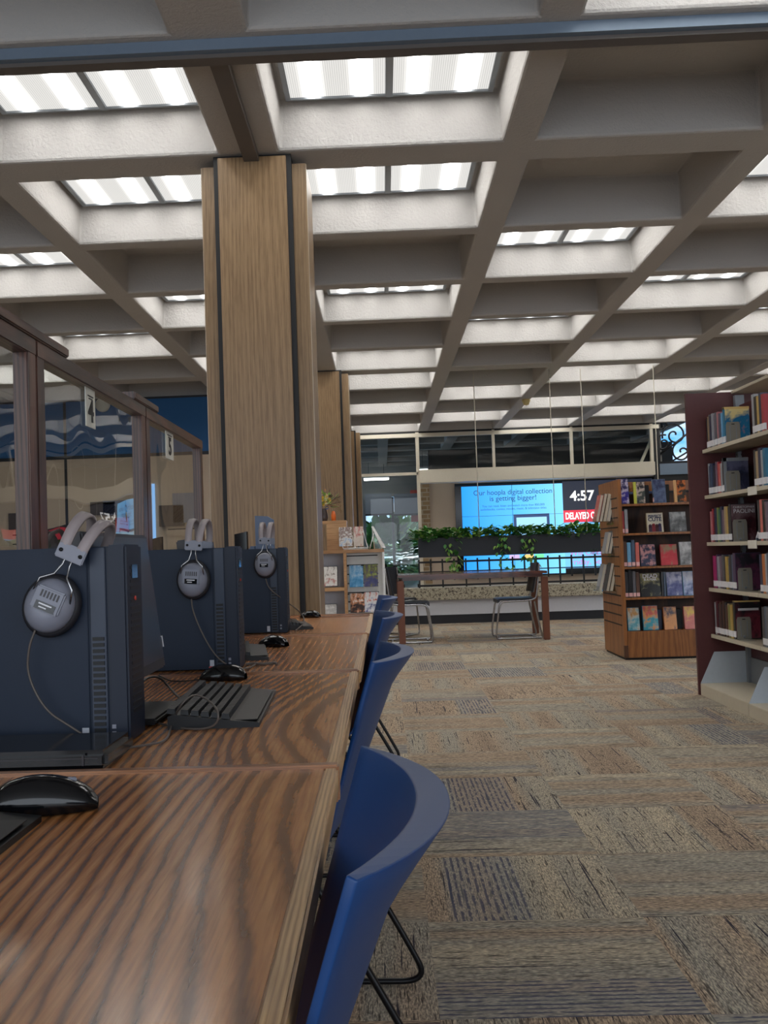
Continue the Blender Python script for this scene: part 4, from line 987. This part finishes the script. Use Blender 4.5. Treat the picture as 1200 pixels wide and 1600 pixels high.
# face-out books : (px0, px1, top px, colour, art colours, label words)
def faceout(px0, px1, pyt, shelf, c_, a_, words, spine=None, T_=.03, txt=None, dy=.05, pinklab=False, back=8):
    x0, x1 = atY(px0, pyt, YDs+dy).x, atY(px1, pyt, YDs+dy).x
    z = Z5[shelf]; H = max(.12, atY(px0, pyt, YDs+dy).z-z)
    t = book(c_, T_, H-.004, x1-x0, (x0, YDs+dy, z+.002), words, None, lab='pinklabel' if pinklab else None, face=a_, rot=(R(-back), 0, R(-6) if spine else 0), name='display_book')
    if spine: MB().box((-.002, .0, 0), (.0, T_, H-.006), spine).box((-.001, -.0018, 0), (.022, 0, H-.006), spine).build('bright_spine', t)
    if txt:
        for (s_, size, fz, mm_) in txt: text_mesh(s_, size, mm_, 'cover_text', t, ((x1-x0)/2, -.004, H*fz), FR, bold=.0012)
    return t
B = lambda n_, *c: art(n_, [srgb(*q_) for q_ in c], 11)
faceout(964, 982, 747, 0, 'navy', B('purplish', (30, 28, 110), (60, 50, 150), (200, 190, 210), (34, 30, 90)), 'violet-blue illustrated book at the left end of the top display shelf')
faceout(990, 1007, 752, 0, 'charcoal', B('green', (40, 44, 44), (70, 80, 76), (200, 180, 170), (30, 30, 40)), 'dark book with a lime-yellow spine on the top display shelf', plain('lime', srgb(186, 186, 70), .5), pinklab=True)
faceout(1020, 1040, 748, 0, 'slate', B('harbor', (50, 62, 96), (80, 96, 130), (30, 40, 80)), 'blue-grey face-out book in the middle of the top display shelf', pinklab=True)
faceout(1053, 1071, 749, 0, 'charcoal', B('lamp', (36, 40, 36), (60, 50, 40), (200, 110, 50), (40, 24, 20)), 'dark book with tan spine at the right of the top display shelf', plain('tan_sp', srgb(206, 160, 108), .5), pinklab=True)
faceout(1010, 1036, 801, 1, 'tan', B('cute', (190, 186, 170), (206, 200, 180), (214, 208, 190)), 'pale cream book with dark bold title on the second display shelf', txt=[('PERFECT', .030, .80, plain('ink_navy', srgb(40, 44, 80), .5)), ('CUTE', .048, .64, plain('ink_navy', srgb(40, 44, 80), .5))], back=6)
tb = [o for o in bpy.data.objects if o.get('label', '').startswith('pale cream book')][0]
g = MB()
for k, (fx, cc) in enumerate(((.03, (60, 40, 60)), (.06, (120, 30, 44)), (.09, (60, 20, 30)), (.115, (50, 40, 80)))):
    g.lathe([(.001, -.004), (.015, -.0035), (.015, -.002)], plain('fig%d' % k, srgb(*cc), .6), (fx, 0, .06+.006*(k % 2)), 'y', 14); g.box((fx-.015, -.0035, .005), (fx+.015, -.002, .055), plain('fig%d' % k, srgb(*cc), .6))
g.build('cover_figures', tb)
faceout(1046, 1072, 799, 1, 'grey', B('wrap', (70, 74, 76), (110, 114, 116), (170, 174, 178)), 'grey plastic-wrapped book at the right of the second display shelf')
faceout(1000, 1024, 850, 2, 'navy', B('elephant', (44, 52, 80), (58, 64, 92), (206, 150, 150), (40, 46, 76)), 'navy book with pink faces on the third display shelf')
faceout(1032, 1058, 850, 2, 'red', B('redc', (190, 44, 58), (200, 52, 64), (150, 130, 100)), 'red face-out book on the third display shelf')
faceout(1062, 1086, 846, 2, 'silver', B('silverwrap', (90, 94, 96), (150, 152, 156), (205, 208, 212)), 'silvery plastic-wrapped book on the third display shelf, right')
db = faceout(1000, 1032, 895, 3, 'black', B('bear', (16, 20, 20), (24, 28, 28), (150, 144, 100)), 'black book titled DEAD on the fourth display shelf', txt=[('DEAD', .050, .84, M['label']), ('IS A BEAR', .026, .70, M['label'])])
faceout(1041, 1066, 893, 3, 'slate', B('moon', (60, 70, 130), (96, 104, 160), (180, 184, 210)), 'lavender-blue wrapped book on the fourth display shelf')
faceout(1067, 1088, 892, 3, 'sky', B('crinkle', (60, 80, 140), (160, 176, 214), (210, 216, 232)), 'crinkled pale-blue wrapped book at the fourth display shelf right end')
faceout(980, 999, 949, 4, 'teal', B('aqua', (70, 150, 170), (120, 180, 196), (196, 200, 190), (200, 150, 90)), 'pale aqua book at the left end of the bottom display shelf')
faceout(1004, 1028, 946, 4, 'teal', B('tealgold', (40, 150, 176), (60, 160, 180), (212, 150, 80), (200, 90, 80)), 'bright teal and orange book on the bottom display shelf')
faceout(1037, 1057, 948, 4, 'orange', B('orange', (206, 132, 44), (214, 140, 50), (70, 40, 40)), 'orange book with a dark profile on the bottom display shelf', back=8)
faceout(1069, 1090, 947, 4, 'salmon', B('salmon', (206, 100, 80), (212, 110, 90), (230, 190, 60)), 'salmon-red book partly hidden by the maroon panel, bottom display shelf')
def upright(px0, px1, pyt, shelf, c_, words, pk_=True):
    x0, x1 = atY(px0, pyt, YDs+.04).x, atY(px1, pyt, YDs+.04).x; z = Z5[shelf]; H = atY(px0, pyt, YDs+.04).z-z
    t = thing('upright_book', words, 'book', (x0, YDs+.04, z+.001), 0, 'upright books on the display bookcase'); w = x1-x0-.0015
    MB().box((0, 0, 0), (w, .14, H), bm_(c_), .001).build('cover', t); MB().box((.003, .01, H-.001), (w-.003, .138, H+.0005), M['paper']).build('pages', t)
    if pk_: MB().box((0.0005, -.0008, .006), (w-.0005, 0, .04), M['pinklabel']).build('spine_label', t)
    return t
for a_, b_, yt, sh_, c_, w_ in ((966, 968.5, 798, 1, 'white', 'thin white book at the far left of the second display shelf'), (968.7, 975, 799, 1, 'red', 'crimson book standing at the left of the second display shelf'), (975.5, 980.5, 796, 1, 'silver', 'pale grey book right of the crimson one, second display shelf'),
                                (973, 979, 847, 2, 'brown', 'brown spine at the left of the third display shelf'), (979.5, 985.5, 848, 2, 'sky', 'light-blue spine, second on the third display shelf'), (986, 991.5, 844, 2, 'slate', 'slate spine, third on the third display shelf'), (992.5, 998.5, 848, 2, 'salmon', 'pink-red spine beside the navy book on third display shelf'),
                                (975, 981, 894, 3, 'charcoal', 'charcoal spine, first on the fourth display shelf'), (981.5, 987.5, 892, 3, 'black', 'black spine, second on the fourth display shelf'), (988, 993, 893, 3, 'grey', 'patterned grey spine, third on the fourth display shelf'), (993.5, 999, 895, 3, 'brown', 'brown-grey spine, fourth on the fourth display shelf'),
                                (1033, 1036, 894, 3, 'charcoal', 'thin black spine right of the black DEAD book'), (1036.5, 1040, 894, 3, 'slate', 'thin slate spine left of the lavender wrapped book')):
    upright(a_, b_, yt, sh_, c_, w_, not w_.startswith('thin'))
for px0, px1, lab in ((983, 989, 'black box behind books, left on the top display shelf'), (1008, 1020, 'black easel panel between the second and third top-shelf books'), (1041, 1052, 'black easel panel between the third and fourth top-shelf books'), ):
    x0, x1 = dx_(px0), dx_(px1); tag(MB().box((x0, YDs+.12, Z5[0]+.001), (x1, YDs+.30, Z5[0]+.17), M['black'], .003).build('book_support'), lab, 'stand')
for px0, px1, c_, lab in ((1000, 1004, M['black'], 'black gap support left of teal book, bottom display shelf'), (1029, 1036, plain('navy_box', srgb(44, 58, 84), .5), 'navy box between teal and orange books, bottom display shelf'), (1058, 1068, M['black'], 'black support right of the orange book, bottom display shelf')):
    x0, x1 = dx_(px0, 960), dx_(px1, 960); tag(MB().box((x0, YDs+.10, Z5[4]+.001), (x1, YDs+.28, Z5[4]+.18), c_, .003).build('book_support'), lab, 'stand')
# books on the slatted side
XSd = XD
grp = [(767, 812, [('salmon', 'brown'), ('brown', 'x'), ('tan', 'x'), ('white', 'x')], 'top'), (826, 862, [('silver', 'x'), ('grey', 'x')], 'middle'), (875, 920, [('silver', 'x'), ('black', 'x'), ('tan', 'x')], 'lowest')]
for gi, (ya, yb, cs, nm) in enumerate(grp):
    z0, z1 = atY(946, yb, YDs+.35).z, atY(946, ya, YDs+.35).z
    hd = thing('slat_holder', f'clear holder on the slatted side carrying the {nm} group of books', 'holder', (XSd, YDs+.35, z0-.02), 0, 'clear holders on the slatted side')
    MB().box((-.16, -.16, 0), (0, .16, .004), M['glass']).box((-.164, -.16, 0), (-.16, .16, .05), M['glass']).build('tray', hd); MB().box((-.006, -.15, -.03), (0, .15, .08), M['glass']).build('back_plate', hd)
    for i, (c_, _) in enumerate(cs):
        if gi < 2 or i > 0: yy, xx, zz = YDs+.28, -.05-.034*(len(cs)-1-i), z0-.014
        else: yy, xx, zz = YDs+.42, -.12, z0-.014
        t = thing('slat_book', f'{AD.get(c_, c_)} book in the {nm} holder of the slatted side, {ORD[i]} from the left', 'book', (XSd+xx, yy, zz), 0, 'books on the slatted side')
        H = (z1-z0)*(.98 if i else .94); T_ = .030
        t.rotation_euler = (0, R(13), 0)
        MB().box((0, 0, 0), (.003, .14, H), bm_(c_)).box((T_-.003, 0, 0), (T_, .14, H), bm_(c_)).box((.003, .137, 0), (T_-.003, .14, H), bm_(c_)).build('cover', t)
        MB().box((.003, .003, .003), (T_-.003, .137, H-.003), M['paper']).build('pages', t)
# ================================================================== MAGAZINE STAND
YM = 9.0
mx = lambda px, py=880: atY(px, py, YM).x
mz = lambda py, px=545: atY(px, py, YM).z
x0, xm_, x1 = mx(470), mx(539), mx(601)
ms = thing('magazine_stand', 'white and maple magazine display stand just beyond the last desk', 'stand', ((x0+x1)/2, YM, 0))
cx = (x0+x1)/2; D = .45; ztp = mz(859)
MB().box((x0-cx, 0, ztp-.03), (x1-cx, D, ztp), M['maple'], .003).build('top', ms)
MB().box((x1-cx-.02, 0, 0), (x1-cx, D, ztp-.03), M['white'], .002).build('side_panel', ms)
MB().box((x0-cx, 0, 0), (x0-cx+.02, D, ztp-.03), M['white'], .002).build('side_panel', ms)
MB().box((xm_-cx-.013, -.004, 0), (xm_-cx+.013, .3, ztp-.03), M['maple'], .002).build('divider', ms)
MB().box((x0-cx, .22, 0), (xm_-cx, .24, ztp-.03), M['lightblue_wall']).build('back_panel', ms)
for py in (920, 972): MB().box((x0-cx+.02, 0, mz(py)-.018), (xm_-cx-.013, .22, mz(py)+.014), M['maple'], .002).build('shelf', ms)
MB().box((xm_-cx+.013, .11, 0), (x1-cx-.02, .14, ztp-.03), M['white']).build('slat_panel', ms)
g = MB()
for k in range(8): z = mz(869+k*14.5); g.box((xm_-cx+.013, .107, z-.005), (x1-cx-.06, .111, z+.005), M['dark'])
g.build('groove', ms)
g = MB(); g.box((x0-cx, 0, 0), (x1-cx, .03, .06), M['white']); g.build('kick', ms)
def mag(px0, px1, pyt, pyb, Y, cols, label, name='magazine', lean=8, T_=.006, rz=0, rim=None, scale=16):
    a, b = atY(px0, pyt, Y), atY(px1, pyb, Y); w, h = abs(b.x-a.x), abs(a.z-b.z)
    t = thing(name, label, 'magazine', (min(a.x, b.x), Y, b.z), 0, None); t.rotation_euler = (R(-lean), 0, R(rz))
    MB().box((0, 0, 0), (w, T_, h), M['paper'] if rim is None else rim, .001).build('pages', t)
    A = art(label[:18], [srgb(*c) for c in cols], scale)
    MB().box((.004 if rim else 0, -.001, .004 if rim else 0), (w-(.004 if rim else 0), 0, h-(.004 if rim else 0)), A).build('front_cover', t); return t
mag(503, 528, 885, 916, YM+.06, [(196, 120, 110), (226, 222, 216), (234, 230, 224), (150, 140, 130)], 'white DVD case with a reddish drawing in the upper left compartment', 'dvd_case', 6, .015, rim=M['black'])
mag(502, 527, 944, 968, YM+.06, [(206, 204, 200), (180, 176, 172), (220, 218, 214)], 'pale DVD case in the lower left compartment', 'dvd_case', 6, .015, rim=M['black'])
mag(545, 568, 883, 917, YM+.05, [(40, 120, 170), (96, 160, 206), (176, 206, 226)], 'light-blue magazine on the slatted panel, upper left of four', lean=12, rz=0)
mag(568, 591, 882, 916, YM+.05, [(56, 58, 100), (70, 74, 120), (110, 104, 70), (150, 170, 90)], 'violet-blue magazine on the slatted panel, upper right of four', lean=12)
mag(547, 571, 927, 957, YM+.05, [(50, 30, 26), (60, 40, 34), (206, 140, 100), (230, 226, 220)], 'dark brown magazine on the slatted panel, lower left of four', lean=12)
mag(569, 592, 925, 956, YM+.05, [(60, 70, 130), (200, 200, 210), (230, 228, 226), (200, 80, 60)], 'white and blue magazine on the slatted panel, lower right of four', lean=12)
for i, (px, py) in enumerate(((543, 884), (566, 883), (544, 928), (567, 926))): 
    v = atY(px, py, YM+.10); MB().box((v.x-cx-.012, .06, v.z-.006), (v.x-cx+.012, .11, v.z+.002), M['black']).build('peg', ms)
cr = thing('wooden_crate', 'small maple open box on the magazine stand, under the flowers', 'crate', (mx(497, 830), YM+.12, ztp))
zc = mz(812)-ztp; wc = mx(541, 830)-mx(480, 830); xo = mx(480, 830)-mx(497, 830)
MB().box((xo, 0, zc-.03), (xo+wc, .26, zc), M['maple'], .003).build('top_board', cr); MB().box((xo+wc-.18, 0, 0), (xo+wc, .26, zc-.03), M['maple'], .003).build('side_block', cr)
mag(495, 505, 825, 857, YM+.06, [(230, 226, 224), (234, 232, 230), (196, 60, 60)], 'red and white booklet leaning beside the maple box', lean=6, T_=.01)
# wire rack with magazines
wr = thing('wire_rack', 'white wire magazine rack on top of the stand', 'rack', (mx(545, 850), YM+.1, ztp))
g = MB()
xa, xb = mx(536)-mx(545), mx(575)-mx(545)
for X in (xa, (xa+xb)/2, xb): g.tube(smooth([(X, -.1, .015), (X, -.02, .012), (X-.01, .03, .03), (X-.05, .1, .20)]), .004, M['white'], 6)
g.tube([(xa, -.1, .015), (xb, -.1, .015)], .004, M['white'], 6).tube([(xa, -.04, .004), (xb, -.04, .004)], .004, M['white'], 6); g.build('wire_frame', wr)
mag(513, 535, 821, 853, YM+.13, [(220, 214, 204), (196, 190, 180), (90, 96, 90)], 'pale magazine at the left of the wire rack', lean=14, rz=14)
mag(529, 551, 823, 853, YM+.04, [(150, 176, 206), (214, 210, 204), (120, 90, 84), (226, 224, 220)], 'magazine showing a person under blue sky in the wire rack', lean=14)
mag(552, 568, 822, 853, YM+.07, [(200, 184, 170), (206, 196, 186), (180, 84, 76)], 'tan and red magazine at the right of the wire rack', lean=14)
ez = thing('easel', 'small white wire easel at the right end of the stand top', 'easel', (mx(588, 850), YM+.1, ztp))
MB().tube([(.05, -.02, .004), (-.035, .02, .20)], .006, M['white'], 8).tube([(-.06, .0, .004), (-.02, .03, .14)], .004, M['white'], 6).tube([(-.02, .1, .004), (-.03, .03, .18)], .004, M['white'], 6).build('wire_legs', ez)
MB().prism([(.05, -.02, .01), (.085, -.02, .005), (-.022, .02, .205), (-.038, .02, .20)], (0, .008, 0), M['white']).build('board', ez)
# flowers
fx = atY(506, 800, YM+.2).x; fz = ztp+zc
fv = thing('flower_vase', 'dark vase with yellow and cream flowers on the maple box', 'vase', (fx, YM+.24, fz))
MB().lathe([(.026, 0), (.034, .03), (.03, .07), (.022, .10), (.026, .115)], plain('vase', srgb(70, 60, 58), .2), n=24).build('vase_body', fv)
random.seed(12); g = MB()
for k in range(90):
    a = random.random()*6.28; e = random.uniform(-.2, 1.2); v = Vector((math.cos(a)*math.cos(e), math.sin(a)*math.cos(e), math.sin(e)))
    leaf(g, Vector((0.01, 0, .14))+v*random.uniform(.04, .13), v+Vector((0, 0, .2)), .05, .022, M['leaf2'] if k % 3 else plain('dusty_leaf', srgb(96, 82, 70), .6, var=.3))
g.build('foliage', fv)
fy = plain('yellow_petal', srgb(226, 196, 84), .6); fc = plain('cream_petal', srgb(226, 214, 170), .6); fb = plain('blue_petal', srgb(80, 84, 140), .6)
for k, (x, z, r1, mm_) in enumerate(((-.01, .20, .032, fy), (.03, .22, .03, fc), (-.02, .25, .026, fc), (.02, .17, .026, fc), (.055, .19, .022, fy), (.03, .12, .02, fb), (.0, .15, .02, fy), (-.03, .29, .018, fc), (.02, .28, .018, plain('pink_petal', srgb(190, 150, 140), .6)))):
    g = MB()
    for j in range(10):
        a = j*.628+k; leaf(g, Vector((x, -.07, z)), Vector((math.cos(a), -.5, math.sin(a))), r1, r1*.8, mm_)
    g.lathe([(.001, -.012), (r1*.3, -.006), (r1*.35, 0)], fy, (x, -.07, z), 'y', 10); g.build('blossom', fv)
g = MB(); random.seed(3)
for k in range(9):
    a = random.uniform(-.3, .7); p1 = Vector((.04+.10*math.cos(a), -.03, .13+.13*math.sin(a)))
    g.tube(smooth([(0, 0, .1), (.04, -.02, .16), p1, p1+Vector((.02, 0, -.04))]), .0014, plain('dry_stem', srgb(120, 90, 56), .8), 5)
    for j in range(3): leaf(g, p1+Vector((random.uniform(-.02, .02), 0, random.uniform(-.03, .01))), Vector((random.uniform(-1, 1), 0, random.uniform(-1, .4))), .022, .012, plain('dry_leaf', srgb(150, 130, 84), .8))
g.build('dry_sprays', fv)
ob = MB().lathe([(.02, 0), (.022, .05), (.014, .085), (.008, .09)], plain('orange_vase', srgb(226, 110, 40), .4), n=20).build('orange_bottle', loc=(fx+.085, YM+.22, fz)); tag(ob, 'small orange bottle beside the flower vase', 'bottle')
# black chair / trolley glimpsed behind the stand
v = atY(614, 850, 10.9)
k3 = copy_tree(k1); k3.location = (v.x-.02, 12.6, 0); k3.rotation_euler = (0, 0, R(60)); tag(k3, 'dark chair half hidden behind the left end of the table', 'chair', 'chairs at the reading table')
# ================================================================== LIGHT
w = bpy.data.worlds.new('world'); bpy.context.scene.world = w; w.use_nodes = True; nt = w.node_tree
bg = nt.nodes['Background']; tc = nt.nodes.new('ShaderNodeTexCoord'); no = nt.nodes.new('ShaderNodeTexNoise'); no.inputs['Scale'].default_value = 14; no.inputs['Detail'].default_value = 4
mp = nt.nodes.new('ShaderNodeMapping'); mp.inputs['Scale'].default_value = (1, 1, 2.5)
rp = nt.nodes.new('ShaderNodeValToRGB'); rp.color_ramp.elements[0].position = .42; rp.color_ramp.elements[1].position = .60
rp.color_ramp.elements[0].color = (*srgb(92, 168, 232), 1); rp.color_ramp.elements[1].color = (*srgb(226, 236, 246), 1)
nt.links.new(tc.outputs['Generated'], mp.inputs[0]); nt.links.new(mp.outputs[0], no.inputs['Vector']); nt.links.new(no.outputs[0], rp.inputs[0]); nt.links.new(rp.outputs[0], bg.inputs[0])
bg.inputs[1].default_value = 1.0
def area(name, loc, rot, sx, sy, e, col):
    l = bpy.data.lights.new(name, 'AREA'); l.shape = 'RECTANGLE'; l.size = sx; l.size_y = sy; l.energy = e; l.color = col
    o = bpy.data.objects.new(name, l); C.objects.link(o); o.location = loc; o.rotation_euler = rot; return o
# added bluish fill light behind the camera; the rear wall has no window
area('window_daylight', (1.5, -3.9, 1.9), (R(90), 0, 0), 18, 3.0, 260, (.80, .89, 1.))
sc_ = bpy.context.scene
sc_.view_settings.view_transform = 'Standard'; sc_.view_settings.look = 'None'; sc_.view_settings.gamma = 1; sc_.view_settings.use_curve_mapping = False
sc_.view_settings.exposure = .72
